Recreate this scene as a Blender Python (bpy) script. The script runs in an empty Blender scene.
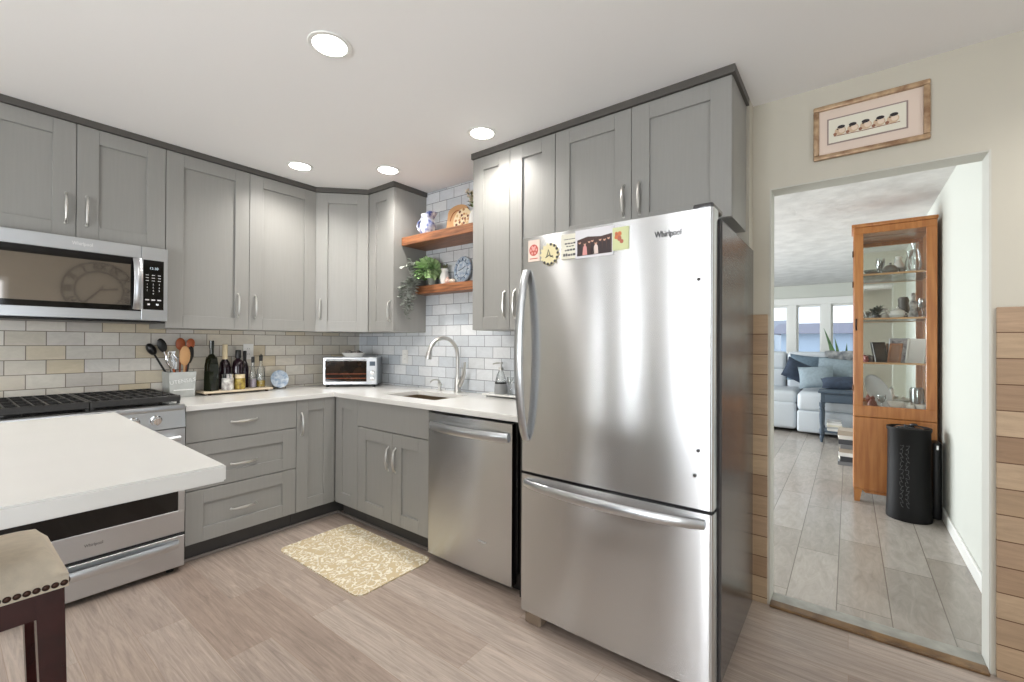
import bpy, bmesh, math, random
from mathutils import Vector, Matrix
random.seed(7)
PI = math.pi
S = bpy.context.scene
COL = S.collection

# ------------------------------------------------------------------ camera
cam_d = bpy.data.cameras.new('camera'); cam = bpy.data.objects.new('camera', cam_d); COL.objects.link(cam)
cF = Vector((0.79517592, 0.60636463, 0.00414638)); cR = Vector((0.60634644, -0.79518554, 0.00489384)); cU = cR.cross(cF)
cam.matrix_world = Matrix(((cR.x, cU.x, -cF.x, 0), (cR.y, cU.y, -cF.y, 0), (cR.z, cU.z, -cF.z, 1.281), (0, 0, 0, 1)))
cam_d.sensor_width = 36; cam_d.lens = 441.62 / 1024 * 36; cam_d.clip_start = 0.02; cam_d.clip_end = 200
S.camera = cam
# ------------------------------------------------------------------ view + world
S.view_settings.view_transform = 'Standard'; S.view_settings.look = 'None'
S.view_settings.gamma = 1; S.view_settings.use_curve_mapping = False
S.view_settings.exposure = 0.65
W = bpy.data.worlds.new('world'); S.world = W; W.use_nodes = True
bg = W.node_tree.nodes['Background']; bg.inputs[0].default_value = (0.80, 0.90, 1.0, 1); bg.inputs[1].default_value = 1.25

def area(name, loc, d, sx, sy, power, color=(1, 1, 1)):
    l = bpy.data.lights.new(name, 'AREA'); l.shape = 'RECTANGLE'; l.size = sx; l.size_y = sy; l.energy = power; l.color = color
    o = bpy.data.objects.new(name, l); COL.objects.link(o); o.location = loc
    o.rotation_euler = Vector(d).to_track_quat('-Z', 'Y').to_euler(); return o
# area lamps for daylight; patio door and living side window are added (each lamp stands in its window opening, outside the wall)
WINS = [(0.35, 1.60, 0.12, 2.12), (2.16, 2.42, 0.5, 2.12), (2.86, 3.06, 0.5, 2.12)]      # unseen openings in the left wall, sized for streaks on the fridge: y0, y1, z0, z1
for y0, y1, z0, z1 in WINS:
    area('daylight_west_window', (-2.78, (y0+y1)/2, (z0+z1)/2), (1, 0, 0), z1-z0, y1-y0, (36 if y1 < 2 else 90)*(y1-y0)*(z1-z0), (0.96, 0.98, 1.0))  # narrow windows made stronger so they show as streaks on the fridge
area('added_patio_light', (-0.6, -2.58, 1.1), (0, 1, 0), 2.3, 2.0, 14, (0.98, 0.99, 1.0))
area('added_living_light', (5.6, 4.35, 1.3), (0, -1, 0), 4.4, 2.0, 185, (0.93, 0.97, 1.0))

def srgb(r, g, b):
    f = lambda c: (c/255/12.92) if c/255 <= 0.04045 else ((c/255+0.055)/1.055)**2.4
    return (f(r), f(g), f(b), 1)

# ------------------------------------------------------------------ materials
def nt(name):
    m = bpy.data.materials.new(name); m.use_nodes = True
    return m, m.node_tree, m.node_tree.nodes['Principled BSDF']
def mat(name, c, rough=0.5, metal=0.0, noise=0.0, nscale=20, bump=0.0, bscale=200, spec=None, coat=0, stretch=None, c2=None, emit=0, aniso=0, arot=0.0):
    m, t, p = nt(name)
    p.inputs['Base Color'].default_value = c; p.inputs['Roughness'].default_value = rough; p.inputs['Metallic'].default_value = metal
    if spec is not None: p.inputs['Specular IOR Level'].default_value = spec
    if coat: p.inputs['Coat Weight'].default_value = coat
    tc = t.nodes.new('ShaderNodeTexCoord'); mp = t.nodes.new('ShaderNodeMapping')
    t.links.new(tc.outputs['Object'], mp.inputs[0])
    if stretch: mp.inputs['Scale'].default_value = stretch
    if noise or c2:
        n = t.nodes.new('ShaderNodeTexNoise'); n.inputs['Scale'].default_value = nscale; n.inputs['Detail'].default_value = 4
        t.links.new(mp.outputs[0], n.inputs[0])
        r = t.nodes.new('ShaderNodeValToRGB')
        b = c2 if c2 else tuple(x*(1-noise) for x in c[:3])+(1,)
        r.color_ramp.elements[0].color = b; r.color_ramp.elements[1].color = c
        r.color_ramp.elements[0].position = 0.35; r.color_ramp.elements[1].position = 0.65
        t.links.new(n.outputs[0], r.inputs[0]); t.links.new(r.outputs[0], p.inputs['Base Color'])
    if bump:
        n = t.nodes.new('ShaderNodeTexNoise'); n.inputs['Scale'].default_value = bscale; n.inputs['Detail'].default_value = 3
        t.links.new(mp.outputs[0], n.inputs[0])
        b = t.nodes.new('ShaderNodeBump'); b.inputs['Strength'].default_value = bump; b.inputs['Distance'].default_value = 0.01
        t.links.new(n.outputs[0], b.inputs['Height']); t.links.new(b.outputs[0], p.inputs['Normal'])
    if emit:
        p.inputs['Emission Color'].default_value = c; p.inputs['Emission Strength'].default_value = emit
    if aniso:
        p.inputs['Anisotropic'].default_value = aniso; p.inputs['Anisotropic Rotation'].default_value = arot
        tg = t.nodes.new('ShaderNodeTangent'); tg.direction_type = 'RADIAL'; tg.axis = 'Z'; t.links.new(tg.outputs[0], p.inputs['Tangent'])
    return m

def plank_mat(name, u, v, bw, bh, cols, mortar_c, mortar=0.0015, rough=0.4, gstretch=(1.2, 22), gscale=3.0, gstr=0.35, offset=0.5, du=0, dv=0, bump=0.15, squash=1.0, nscale2=None, spec=0.5):
    """boards or tiles; u, v are the two world axes (0 x, 1 y, 2 z), bw along u"""
    m, t, p = nt(name); L = t.links.new; N = t.nodes.new
    g = N('ShaderNodeNewGeometry'); s = N('ShaderNodeSeparateXYZ'); L(g.outputs['Position'], s.inputs[0])
    def add(sock, k):
        a = N('ShaderNodeMath'); a.operation = 'ADD'; a.inputs[1].default_value = k; L(sock, a.inputs[0]); return a.outputs[0]
    U = add(s.outputs[u], du); V = add(s.outputs[v], dv)
    c = N('ShaderNodeCombineXYZ'); L(U, c.inputs[0]); L(V, c.inputs[1])
    b = N('ShaderNodeTexBrick'); L(c.outputs[0], b.inputs['Vector']); b.offset = offset; b.squash = squash
    b.inputs['Scale'].default_value = 1; b.inputs['Brick Width'].default_value = bw; b.inputs['Row Height'].default_value = bh
    b.inputs['Mortar Size'].default_value = mortar; b.inputs['Mortar Smooth'].default_value = 0.1
    b.inputs['Color1'].default_value = (0, 0, 0, 1); b.inputs['Color2'].default_value = (1, 1, 1, 1); b.inputs['Mortar'].default_value = (0.5, 0.5, 0.5, 1)
    r = N('ShaderNodeValToRGB'); L(b.outputs['Color'], r.inputs[0])
    e = r.color_ramp.elements
    while len(e) < len(cols): e.new(0.5)
    for i, cc in enumerate(cols): e[i].position = i/(len(cols)-1); e[i].color = cc
    # grain : offset per brick so boards differ
    mul = N('ShaderNodeVectorMath'); mul.operation = 'MULTIPLY'; L(c.outputs[0], mul.inputs[0]); mul.inputs[1].default_value = (gstretch[0], gstretch[1], 1)
    ad = N('ShaderNodeVectorMath'); ad.operation = 'MULTIPLY_ADD'; L(b.outputs['Color'], ad.inputs[0]); ad.inputs[1].default_value = (13, 7, 5); L(mul.outputs[0], ad.inputs[2])
    n = N('ShaderNodeTexNoise'); n.inputs['Scale'].default_value = gscale; n.inputs['Detail'].default_value = 6; n.inputs['Distortion'].default_value = 1.3; n.inputs['Roughness'].default_value = 0.72; n.inputs['Detail'].default_value = 9
    L(ad.outputs[0], n.inputs[0])
    gr = N('ShaderNodeValToRGB'); L(n.outputs[0], gr.inputs[0]); gr.color_ramp.elements[0].position = 0.3; gr.color_ramp.elements[1].position = 0.7
    k = 1-gstr; gr.color_ramp.elements[0].color = (k, k, k, 1); gr.color_ramp.elements[1].color = (1.0, 1.0, 1.0, 1)
    mx = N('ShaderNodeMix'); mx.data_type = 'RGBA'; mx.blend_type = 'MULTIPLY'; mx.inputs[0].default_value = 1
    L(r.outputs[0], mx.inputs['A']); L(gr.outputs[0], mx.inputs['B'])
    m2 = N('ShaderNodeMix'); m2.data_type = 'RGBA'; L(b.outputs['Fac'], m2.inputs[0]); L(mx.outputs['Result'], m2.inputs['A']); m2.inputs['B'].default_value = mortar_c
    L(m2.outputs['Result'], p.inputs['Base Color'])
    p.inputs['Roughness'].default_value = rough; p.inputs['Specular IOR Level'].default_value = spec
    bu = N('ShaderNodeBump'); bu.inputs['Strength'].default_value = bump; bu.inputs['Distance'].default_value = 0.004
    hs = N('ShaderNodeMath'); hs.operation = 'MULTIPLY_ADD'; L(b.outputs['Fac'], hs.inputs[0]); hs.inputs[1].default_value = -2.0; L(n.outputs[0], hs.inputs[2])
    L(hs.outputs[0], bu.inputs['Height']); L(bu.outputs[0], p.inputs['Normal'])
    return m

def thin_glass(name, tint=(1, 1, 1, 1), refl=0.06, rough=0.0):
    m = bpy.data.materials.new(name); m.use_nodes = True; t = m.node_tree; t.nodes.clear()
    o = t.nodes.new('ShaderNodeOutputMaterial'); a = t.nodes.new('ShaderNodeBsdfTransparent'); g = t.nodes.new('ShaderNodeBsdfGlossy')
    a.inputs[0].default_value = tint; g.inputs['Roughness'].default_value = rough
    f = t.nodes.new('ShaderNodeLayerWeight'); f.inputs[0].default_value = 0.3
    mm = t.nodes.new('ShaderNodeMath'); mm.operation = 'MULTIPLY_ADD'; mm.inputs[1].default_value = 0.6; mm.inputs[2].default_value = refl
    t.links.new(f.outputs['Fresnel'], mm.inputs[0])
    x = t.nodes.new('ShaderNodeMixShader'); t.links.new(mm.outputs[0], x.inputs[0]); t.links.new(a.outputs[0], x.inputs[1]); t.links.new(g.outputs[0], x.inputs[2])
    t.links.new(x.outputs[0], o.inputs[0]); return m

M = {}
M['cab'] = mat('grey_cabinet_paint', srgb(147, 146, 142), 0.4, noise=0.035, nscale=3, stretch=(30, 30, 1.5))
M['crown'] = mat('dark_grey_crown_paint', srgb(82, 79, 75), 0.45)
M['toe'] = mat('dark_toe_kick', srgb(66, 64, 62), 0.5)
M['steel'] = mat('brushed_stainless_steel', srgb(205, 206, 207), 0.26, 1.0, aniso=0.98, arot=0.25)
M['steel2'] = mat('satin_stainless_steel', srgb(200, 203, 206), 0.3, 1.0)
M['nickel'] = mat('brushed_nickel', srgb(206, 205, 201), 0.36, 1.0)
M['chrome'] = mat('chrome', srgb(225, 225, 225), 0.08, 1.0)
M['fridge_side'] = mat('dark_grey_textured_steel', srgb(84, 83, 84), 0.17, 0.5, bump=0.05, bscale=300)
M['black'] = mat('black_plastic', srgb(22, 21, 21), 0.35)
M['blackgloss'] = mat('black_glass', srgb(10, 9, 9), 0.05)
M['mwglass'] = mat('grey_mirror_glass', srgb(158, 150, 142), 0.04, 0.85)
M['iron'] = mat('black_cast_iron', srgb(44, 43, 42), 0.45, noise=0.3, nscale=60)
M['quartz'] = mat('white_quartz', srgb(221, 220, 216), 0.2, noise=0.02, nscale=6)
M['paint'] = mat('beige_wall_paint', srgb(196, 191, 177), 0.6)
M['hallpaint'] = mat('pale_grey_green_wall_paint', srgb(203, 205, 197), 0.6)
M['ceil'] = mat('white_ceiling_paint', srgb(243, 242, 241), 0.7)
M['texceil'] = mat('textured_white_ceiling', srgb(228, 227, 225), 0.7, bump=1.0, bscale=7, noise=0.16, nscale=5)
M['trim'] = mat('white_trim_paint', srgb(235, 235, 231), 0.35)
M['soffit'] = mat('pale_plaster', srgb(198, 197, 188), 0.6)
M['floor'] = plank_mat('wood_look_floor_planks', 1, 0, 1.22, 0.18, [srgb(184, 167, 155), srgb(196, 181, 169), srgb(172, 153, 140), srgb(190, 174, 161)], srgb(150, 130, 114), 0.0009, 0.36, (1.4, 24), 2.2, 0.50, 0.37, bump=0.1)
M['hallfloor'] = plank_mat('grey_porcelain_plank_tiles', 0, 1, 0.91, 0.2075, [srgb(168, 160, 151), srgb(184, 176, 167), srgb(160, 151, 141)], srgb(118, 110, 102), 0.0022, 0.2, (2, 7), 2.6, 0.30, 0.33, du=-2.72+9.1, dv=0.369+2.075, bump=0.05)
tilecols = [srgb(206, 198, 182), srgb(218, 213, 202), srgb(196, 190, 182), srgb(224, 219, 210), srgb(208, 194, 166), srgb(212, 209, 204)]
M['tile_back'] = plank_mat('marble_subway_tile', 0, 2, 0.157, 0.0808, tilecols, srgb(128, 120, 108), 0.0022, 0.25, (5, 8), 2.5, 0.16, 0.5, du=-0.232+1.57+0.0785, dv=-0.929+0.0808*14, bump=0.3)
tilecols2 = [srgb(206, 211, 216), srgb(222, 226, 230), srgb(196, 203, 210), srgb(232, 234, 236), srgb(214, 217, 219)]
M['tile_right'] = plank_mat('marble_subway_tile_cool', 1, 2, 0.157, 0.0808, tilecols2, srgb(126, 130, 134), 0.0022, 0.22, (5, 8), 2.5, 0.14, 0.5, du=-2.155+3.14, dv=-0.929+0.0808*14, bump=0.3)
M['wains'] = plank_mat('brown_wood_plank_tile', 1, 2, 0.9, 0.1, [srgb(176, 148, 118), srgb(196, 170, 140), srgb(160, 130, 102), srgb(186, 158, 130)], srgb(96, 66, 40), 0.0022, 0.4, (2, 20), 1.6, 0.3, 0.43, dv=0.07, bump=0.3)
M['shelfwood'] = mat('reddish_brown_wood', srgb(158, 104, 68), 0.4, c2=srgb(108, 66, 42), nscale=3, stretch=(26, 2, 26), bump=0.1, bscale=5)
M['curiowood'] = mat('honey_oak_wood', srgb(190, 128, 72), 0.3, c2=srgb(166, 102, 52), nscale=2.5, stretch=(14, 14, 1.2))
M['darkwood'] = mat('dark_mahogany_wood', srgb(62, 24, 22), 0.22, c2=srgb(38, 14, 14), nscale=5)
M['linen'] = mat('cream_linen', srgb(228, 217, 198), 0.9, noise=0.1, nscale=40, bump=0.2, bscale=400)
M['bronze'] = mat('dark_bronze_nailheads', srgb(70, 50, 42), 0.3, 0.8)
M['gold'] = mat('worn_gilt_frame', srgb(192, 164, 130), 0.4, 0.2, c2=srgb(140, 108, 80), nscale=25)
M['mat_pink'] = mat('blush_mat_board', srgb(222, 204, 190), 0.8)
M['mat_line'] = mat('mauve_mat_line', srgb(150, 132, 126), 0.7)
M['paper'] = mat('cream_paper', srgb(226, 222, 206), 0.8)
M['white'] = mat('white_ceramic', srgb(236, 235, 230), 0.2)
M['whitemat'] = mat('white_plastic', srgb(232, 231, 228), 0.45)
M['bluewhite'] = mat('blue_and_white_pottery', srgb(235, 238, 242), 0.2, c2=srgb(66, 84, 150), nscale=26)
M['blueplate'] = mat('pale_blue_patterned_pottery', srgb(214, 222, 228), 0.25, c2=srgb(146, 168, 194), nscale=38)
M['glassy'] = thin_glass('clear_glass', (0.93, 0.95, 0.95, 1), 0.12, 0.03)
M['pane'] = thin_glass('window_pane', (0.97, 0.98, 1, 1), 0.02)
M['curioglass'] = thin_glass('curio_glass', (0.97, 0.98, 0.97, 1), 0.03)
M['mirror'] = mat('mirror', srgb(225, 228, 226), 0.03, 1.0)
M['green'] = mat('green_leaves', srgb(112, 156, 92), 0.5, c2=srgb(186, 208, 156), nscale=14)
M['ivy'] = mat('grey_green_eucalyptus_leaves', srgb(178, 182, 174), 0.45, c2=srgb(104, 110, 100), nscale=18)
M['sansev'] = mat('dark_green_striped_leaf', srgb(58, 92, 60), 0.4, c2=srgb(120, 150, 100), nscale=9)
M['emit'] = mat('lit_lamp_lens', (1, 0.97, 0.92, 1), 0.5, emit=9)
M['oil'] = mat('dark_green_bottle_glass', srgb(24, 28, 14), 0.06)
M['wine'] = mat('dark_plum_bottle_glass', srgb(34, 18, 26), 0.06)
M['cream'] = mat('cream_plastic', srgb(232, 214, 176), 0.4)
M['yellowoil'] = mat('golden_oil', srgb(186, 158, 48), 0.15)
M['woodlight'] = mat('light_beech_wood', srgb(214, 164, 112), 0.5, noise=0.15, nscale=8)
M['woodred'] = mat('reddish_wood', srgb(176, 92, 52), 0.45, noise=0.2, nscale=8)
M['sofa'] = mat('pale_grey_blue_leather', srgb(186, 192, 197), 0.4, noise=0.05, nscale=4)
M['navy'] = mat('navy_fabric', srgb(50, 62, 80), 0.85, noise=0.3, nscale=20)
M['slate'] = mat('slate_blue_fabric', srgb(134, 148, 156), 0.85, noise=0.15, nscale=30)
M['teal'] = mat('grey_blue_fabric', srgb(94, 112, 126), 0.85, noise=0.2, nscale=30)
M['navypaint'] = mat('slate_navy_paint', srgb(62, 76, 90), 0.45)
M['rug'] = None
M['text'] = mat('dark_grey_print', srgb(60, 60, 62), 0.4)
M['textlight'] = mat('white_print', srgb(225, 225, 225), 0.5)
M['galv'] = mat('whitewashed_metal', srgb(196, 199, 196), 0.5, 0.2, noise=0.15, nscale=14)
M['sinksteel'] = mat('bronze_toned_sink_steel', srgb(150, 134, 112), 0.35, 0.7)

# swirl patterned mat
def rug_mat():
    m, t, p = nt('cream_scroll_pattern_mat'); L = t.links.new; N = t.nodes.new
    tc = N('ShaderNodeTexCoord'); v = N('ShaderNodeTexVoronoi'); v.feature = 'SMOOTH_F1'; v.inputs['Scale'].default_value = 27
    n = N('ShaderNodeTexNoise'); n.inputs['Scale'].default_value = 20; L(tc.outputs['Object'], n.inputs[0])
    a = N('ShaderNodeVectorMath'); a.operation = 'MULTIPLY_ADD'; L(n.outputs['Color'], a.inputs[0]); a.inputs[1].default_value = (0.09, 0.09, 0); L(tc.outputs['Object'], a.inputs[2]); L(a.outputs[0], v.inputs['Vector'])
    w = N('ShaderNodeMath'); w.operation = 'MULTIPLY'; w.inputs[1].default_value = 22; L(v.outputs['Distance'], w.inputs[0])
    s = N('ShaderNodeMath'); s.operation = 'SINE'; L(w.outputs[0], s.inputs[0])
    r = N('ShaderNodeValToRGB'); L(s.outputs[0], r.inputs[0]); e = r.color_ramp.elements
    e[0].position = 0.2; e[0].color = srgb(200, 182, 146); e[1].position = 0.65; e[1].color = srgb(232, 225, 206); k = e.new(0.42); k.color = srgb(188, 184, 172)
    L(r.outputs[0], p.inputs['Base Color']); p.inputs['Roughness'].default_value = 0.7; return m
M['rug'] = rug_mat()

# ------------------------------------------------------------------ mesh helpers
def box(bm, lo, hi, bev=0.0, seg=1, mx=None, mi=0):
    x0, y0, z0 = [min(a, b) for a, b in zip(lo, hi)]; x1, y1, z1 = [max(a, b) for a, b in zip(lo, hi)]
    co = [(x0,y0,z0),(x1,y0,z0),(x1,y1,z0),(x0,y1,z0),(x0,y0,z1),(x1,y0,z1),(x1,y1,z1),(x0,y1,z1)]
    vs = [bm.verts.new(c) for c in co]
    fs = [bm.faces.new([vs[i] for i in f]) for f in ((0,3,2,1),(4,5,6,7),(0,1,5,4),(1,2,6,5),(2,3,7,6),(3,0,4,7))]
    for f in fs: f.material_index = mi
    out = vs
    if bev > 0:
        es = set(e for f in fs for e in f.edges)
        r = bmesh.ops.bevel(bm, geom=list(es), offset=bev, segments=seg, profile=0.5, affect='EDGES', clamp_overlap=True)
        for f in r['faces']: f.material_index = mi
        out = list(set(v for f in r['faces'] for v in f.verts))
    if mx is not None:
        for v in out: v.co = mx @ v.co
    return out
def prism(bm, pts, axis, a, b, mi=0, mx=None):
    """extrude a 2-D outline along an axis: pts are (u,v); axis 'z': (x,y); 'x': (y,z); 'y': (x,z)"""
    def P(u, v, w): return {'z': (u, v, w), 'x': (w, u, v), 'y': (u, w, v)}[axis]
    A = [bm.verts.new(P(u, v, a)) for u, v in pts]; B = [bm.verts.new(P(u, v, b)) for u, v in pts]
    n = len(pts); fs = [bm.faces.new(A), bm.faces.new(B[::-1])]
    for i in range(n): fs.append(bm.faces.new((A[i], B[i], B[(i+1) % n], A[(i+1) % n])))
    for f in fs: f.material_index = mi
    if mx is not None:
        for v in A+B: v.co = mx @ v.co
    return A+B
def lathe(bm, prof, c=(0, 0, 0), seg=24, mi=0, mx=None, sx=1, sy=1, cap=True):
    """prof: [(r,z)...] from bottom to top; closes ends where r is 0"""
    rings = []; allv = []
    for r, z in prof:
        if r < 1e-6: v = bm.verts.new((c[0], c[1], c[2]+z)); rings.append([v]); allv.append(v)
        else:
            ring = [bm.verts.new((c[0]+r*sx*math.cos(2*PI*i/seg), c[1]+r*sy*math.sin(2*PI*i/seg), c[2]+z)) for i in range(seg)]
            rings.append(ring); allv += ring
    for A, B in zip(rings, rings[1:]):
        for i in range(seg):
            j = (i+1) % seg
            if len(A) == 1 and len(B) == 1: continue
            if len(A) == 1: f = bm.faces.new((A[0], B[j], B[i]))
            elif len(B) == 1: f = bm.faces.new((A[i], A[j], B[0]))
            else: f = bm.faces.new((A[i], A[j], B[j], B[i]))
            f.material_index = mi
    if cap and len(rings[0]) > 1: f = bm.faces.new(rings[0][::-1]); f.material_index = mi
    if cap and len(rings[-1]) > 1: f = bm.faces.new(rings[-1]); f.material_index = mi
    if mx is not None:
        for v in allv: v.co = mx @ v.co
    return allv
def tube(bm, pts, rad, seg=10, mi=0, flat=None, up=(0, 0, 1)):
    """swept tube; rad number or list; flat=(a,b) multiplies radius across side/up"""
    pts = [Vector(p) for p in pts]; n = len(pts); rads = rad if isinstance(rad, (list, tuple)) else [rad]*n
    rings = []
    prev = None
    for i, p in enumerate(pts):
        d = (pts[min(i+1, n-1)]-pts[max(i-1, 0)]).normalized()
        if prev is None:
            u = Vector(up); u = u - u.dot(d)*d
            if u.length < 1e-3: u = Vector((1, 0, 0)); u = u-u.dot(d)*d
        else: u = prev - prev.dot(d)*d
        u.normalize(); prev = u; s = d.cross(u)
        fa, fb = flat if flat else (1, 1)
        rings.append([bm.verts.new(p + rads[i]*(fa*math.cos(2*PI*k/seg)*s + fb*math.sin(2*PI*k/seg)*u)) for k in range(seg)])
    for A, B in zip(rings, rings[1:]):
        for k in range(seg):
            f = bm.faces.new((A[k], A[(k+1) % seg], B[(k+1) % seg], B[k])); f.material_index = mi
    for f in (bm.faces.new(rings[0][::-1]), bm.faces.new(rings[-1])): f.material_index = mi
def ball(bm, c, r, s=(1, 1, 1), u=16, v=10, mi=0, mx=None):
    prof = [(0 if k in (0, v) else math.sin(PI*k/v), -math.cos(PI*k/v)) for k in range(v+1)]
    vs = lathe(bm, prof, seg=u, mi=mi)
    for q in vs: q.co = Vector((q.co.x*r*s[0]+c[0], q.co.y*r*s[1]+c[1], q.co.z*r*s[2]+c[2]))
    if mx is not None:
        for q in vs: q.co = mx @ q.co
    return vs
def leafq(bm, p, d, w, l, n=None, mi=0, th=0.0006):
    """small folded leaf with thickness from p along d"""
    p = Vector(p); d = Vector(d).normalized(); n = Vector(n if n else (0, 0, 1)); s = d.cross(n)
    if s.length < 1e-3: s = Vector((1, 0, 0))
    s.normalize(); n = s.cross(d)
    T = [p, p+d*l*0.35+s*w*0.5+n*w*0.15, p+d*l*0.75+s*w*0.38+n*w*0.1, p+d*l, p+d*l*0.75-s*w*0.38+n*w*0.1, p+d*l*0.35-s*w*0.5+n*w*0.15]
    c = p+d*l*0.5-n*w*0.05
    a = [bm.verts.new(q) for q in T]; b = [bm.verts.new(q-n*th) for q in T]; ca = bm.verts.new(c); cb = bm.verts.new(c-n*th)
    for i in range(6):
        j = (i+1) % 6
        for f in (bm.faces.new((ca, a[i], a[j])), bm.faces.new((cb, b[j], b[i])), bm.faces.new((a[j], a[i], b[i], b[j]))): f.material_index = mi
def grid_slab(bm, xs, ys, z0, z1, skip=()):
    """one slab over cells of a grid, leaving holes"""
    nx, ny = len(xs), len(ys); V = {}
    def v(i, j, k):
        if (i, j, k) not in V: V[(i, j, k)] = bm.verts.new((xs[i], ys[j], z1 if k else z0))
        return V[(i, j, k)]
    on = lambda i, j: 0 <= i < nx-1 and 0 <= j < ny-1 and (i, j) not in skip
    for i in range(nx-1):
        for j in range(ny-1):
            if not on(i, j): continue
            bm.faces.new((v(i,j,1), v(i+1,j,1), v(i+1,j+1,1), v(i,j+1,1))); bm.faces.new((v(i,j,0), v(i,j+1,0), v(i+1,j+1,0), v(i+1,j,0)))
            if not on(i-1, j): bm.faces.new((v(i,j,0), v(i,j,1), v(i,j+1,1), v(i,j+1,0)))
            if not on(i+1, j): bm.faces.new((v(i+1,j,0), v(i+1,j+1,0), v(i+1,j+1,1), v(i+1,j,1)))
            if not on(i, j-1): bm.faces.new((v(i,j,0), v(i+1,j,0), v(i+1,j,1), v(i,j,1)))
            if not on(i, j+1): bm.faces.new((v(i,j+1,0), v(i,j+1,1), v(i+1,j+1,1), v(i+1,j+1,0)))
def textbm(bm, s, size, mx, mi=0, depth=0.0006, align='CENTER'):
    """lettering as mesh: text lies in local XY, mx places it"""
    c = bpy.data.curves.new('t', 'FONT'); c.body = s; c.size = size; c.extrude = depth; c.align_x = align; c.align_y = 'CENTER'; c.resolution_u = 3
    o = bpy.data.objects.new('t', c); COL.objects.link(o); bpy.context.view_layer.update()
    me = bpy.data.meshes.new_from_object(o.evaluated_get(bpy.context.evaluated_depsgraph_get()))
    me.transform(mx); n0 = len(bm.faces); bm.from_mesh(me); bm.faces.ensure_lookup_table()
    for f in bm.faces[n0:]: f.material_index = mi
    bpy.data.objects.remove(o); bpy.data.curves.remove(c); bpy.data.meshes.remove(me)
# text facing -y (read along +x) and text facing -x (read along -y)
def TY(x, y, z, sy=1.0): return Matrix.Translation((x, y, z)) @ Matrix.Rotation(PI/2, 4, 'X') @ Matrix.Diagonal((1, sy, 1, 1))
def TX(x, y, z, sy=1.0): return Matrix.Translation((x, y, z)) @ Matrix.Rotation(-PI/2, 4, 'Z') @ Matrix.Rotation(PI/2, 4, 'X') @ Matrix.Diagonal((1, sy, 1, 1))

BASE = {}
def obj(name, bm, m, parent=None, label=None, smooth=35, local=False):
    """link ONE mesh object. vertices are in world space unless local=True; origin at the thing's base"""
    b = BASE.get(parent.name, Vector((0, 0, 0))) if parent else Vector((0, 0, 0))
    if parent is None and not local and len(bm.verts):
        xs = [v.co for v in bm.verts]
        b = Vector(((min(v.x for v in xs)+max(v.x for v in xs))/2, (min(v.y for v in xs)+max(v.y for v in xs))/2, min(v.z for v in xs)))
    if not local:
        for v in bm.verts: v.co -= b
    bmesh.ops.recalc_face_normals(bm, faces=bm.faces)
    me = bpy.data.meshes.new(name); bm.to_mesh(me); bm.free()
    for k in (m if isinstance(m, (list, tuple)) else [m]): me.materials.append(k)
    if smooth:
        me.polygons.foreach_set('use_smooth', [True]*len(me.polygons)); me.set_sharp_from_angle(angle=math.radians(smooth))
    o = bpy.data.objects.new(name, me); COL.objects.link(o)
    if parent: o.parent = parent; BASE[o.name] = b
    else: o.location = (0, 0, 0) if local else b; BASE[o.name] = Vector((0, 0, 0)) if local else b
    if label: o['label'] = label
    return o
def thing(name, label, cat, loc=(0, 0, 0), group=None, local=False, rotz=0):
    o = bpy.data.objects.new(name, None); COL.objects.link(o); o.location = loc; o.empty_display_size = 0.1; o.rotation_euler = (0, 0, rotz)
    o['label'] = label; o['category'] = cat
    if group: o['group'] = group
    BASE[o.name] = Vector((0, 0, 0)) if local else Vector(loc)
    return o
def tag(o, label, cat, group=None):
    o['label'] = label; o['category'] = cat
    if group: o['group'] = group
    return o
def struct(name, bm, m, parent=None, **k):
    o = obj(name, bm, m, parent, **k)
    if not parent: o['kind'] = 'structure'
    return o
def B(*a, **k): bm = bmesh.new(); box(bm, *a, **k); return bm
def dup(root, loc, label=None, rotz=None, group=None):
    def cp(o, parent):
        c = o.copy(); COL.objects.link(c); c.parent = parent
        for ch in list(o.children): cp(ch, c)
        return c
    r = cp(root, None); r.location = loc
    if rotz is not None: r.rotation_euler = (0, 0, rotz)
    if label: r['label'] = label
    if group: r['group'] = group
    return r

# ------------------------------------------------------------------ room shell
XW, YW, ZC = 2.41, 3.62, 2.48
XD0, XD1 = 2.508, 2.625
struct('floor', B((-2.6, -2.4, -0.05), (2.508, YW, 0)), M['floor'])
struct('floor_hall', B((2.508, -0.56, -0.05), (10.5, 4.2, 0)), M['hallfloor'])
struct('ceiling', B((-2.6, -2.4, ZC), (2.508, YW, ZC+0.05)), M['ceil'])
struct('ceiling_hall', B((XD1, -0.56, 2.455), (10.5, 4.2, 2.53)), M['texceil'])
struct('wall_back', B((-2.7, YW, 0), (XD1, YW+0.1, ZC)), M['paint'])
struct('wall_right', B((XW, 0.387, 0), (XD1, YW, ZC)), M['paint'])
bm = bmesh.new()
box(bm, (XD0, 0.312, 0), (XD1, 0.387, ZC)); box(bm, (XD0, -2.4, 0), (XD1, -0.443, ZC)); box(bm, (XD0, -0.443, 2.048), (XD1, 0.312, ZC))
struct('wall_doorway', bm, M['paint'])
bm = bmesh.new()   # plaster lining of the opening
box(bm, (XD0-0.001, 0.306, 0.0), (XD1+0.001, 0.312, 2.048)); box(bm, (XD0-0.001, -0.443, 0), (XD1+0.001, -0.437, 2.048)); box(bm, (XD0+0.002, -0.437, 2.042), (XD1+0.001, 0.306, 2.048))
struct('trim_1', bm, M['soffit'])
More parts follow.
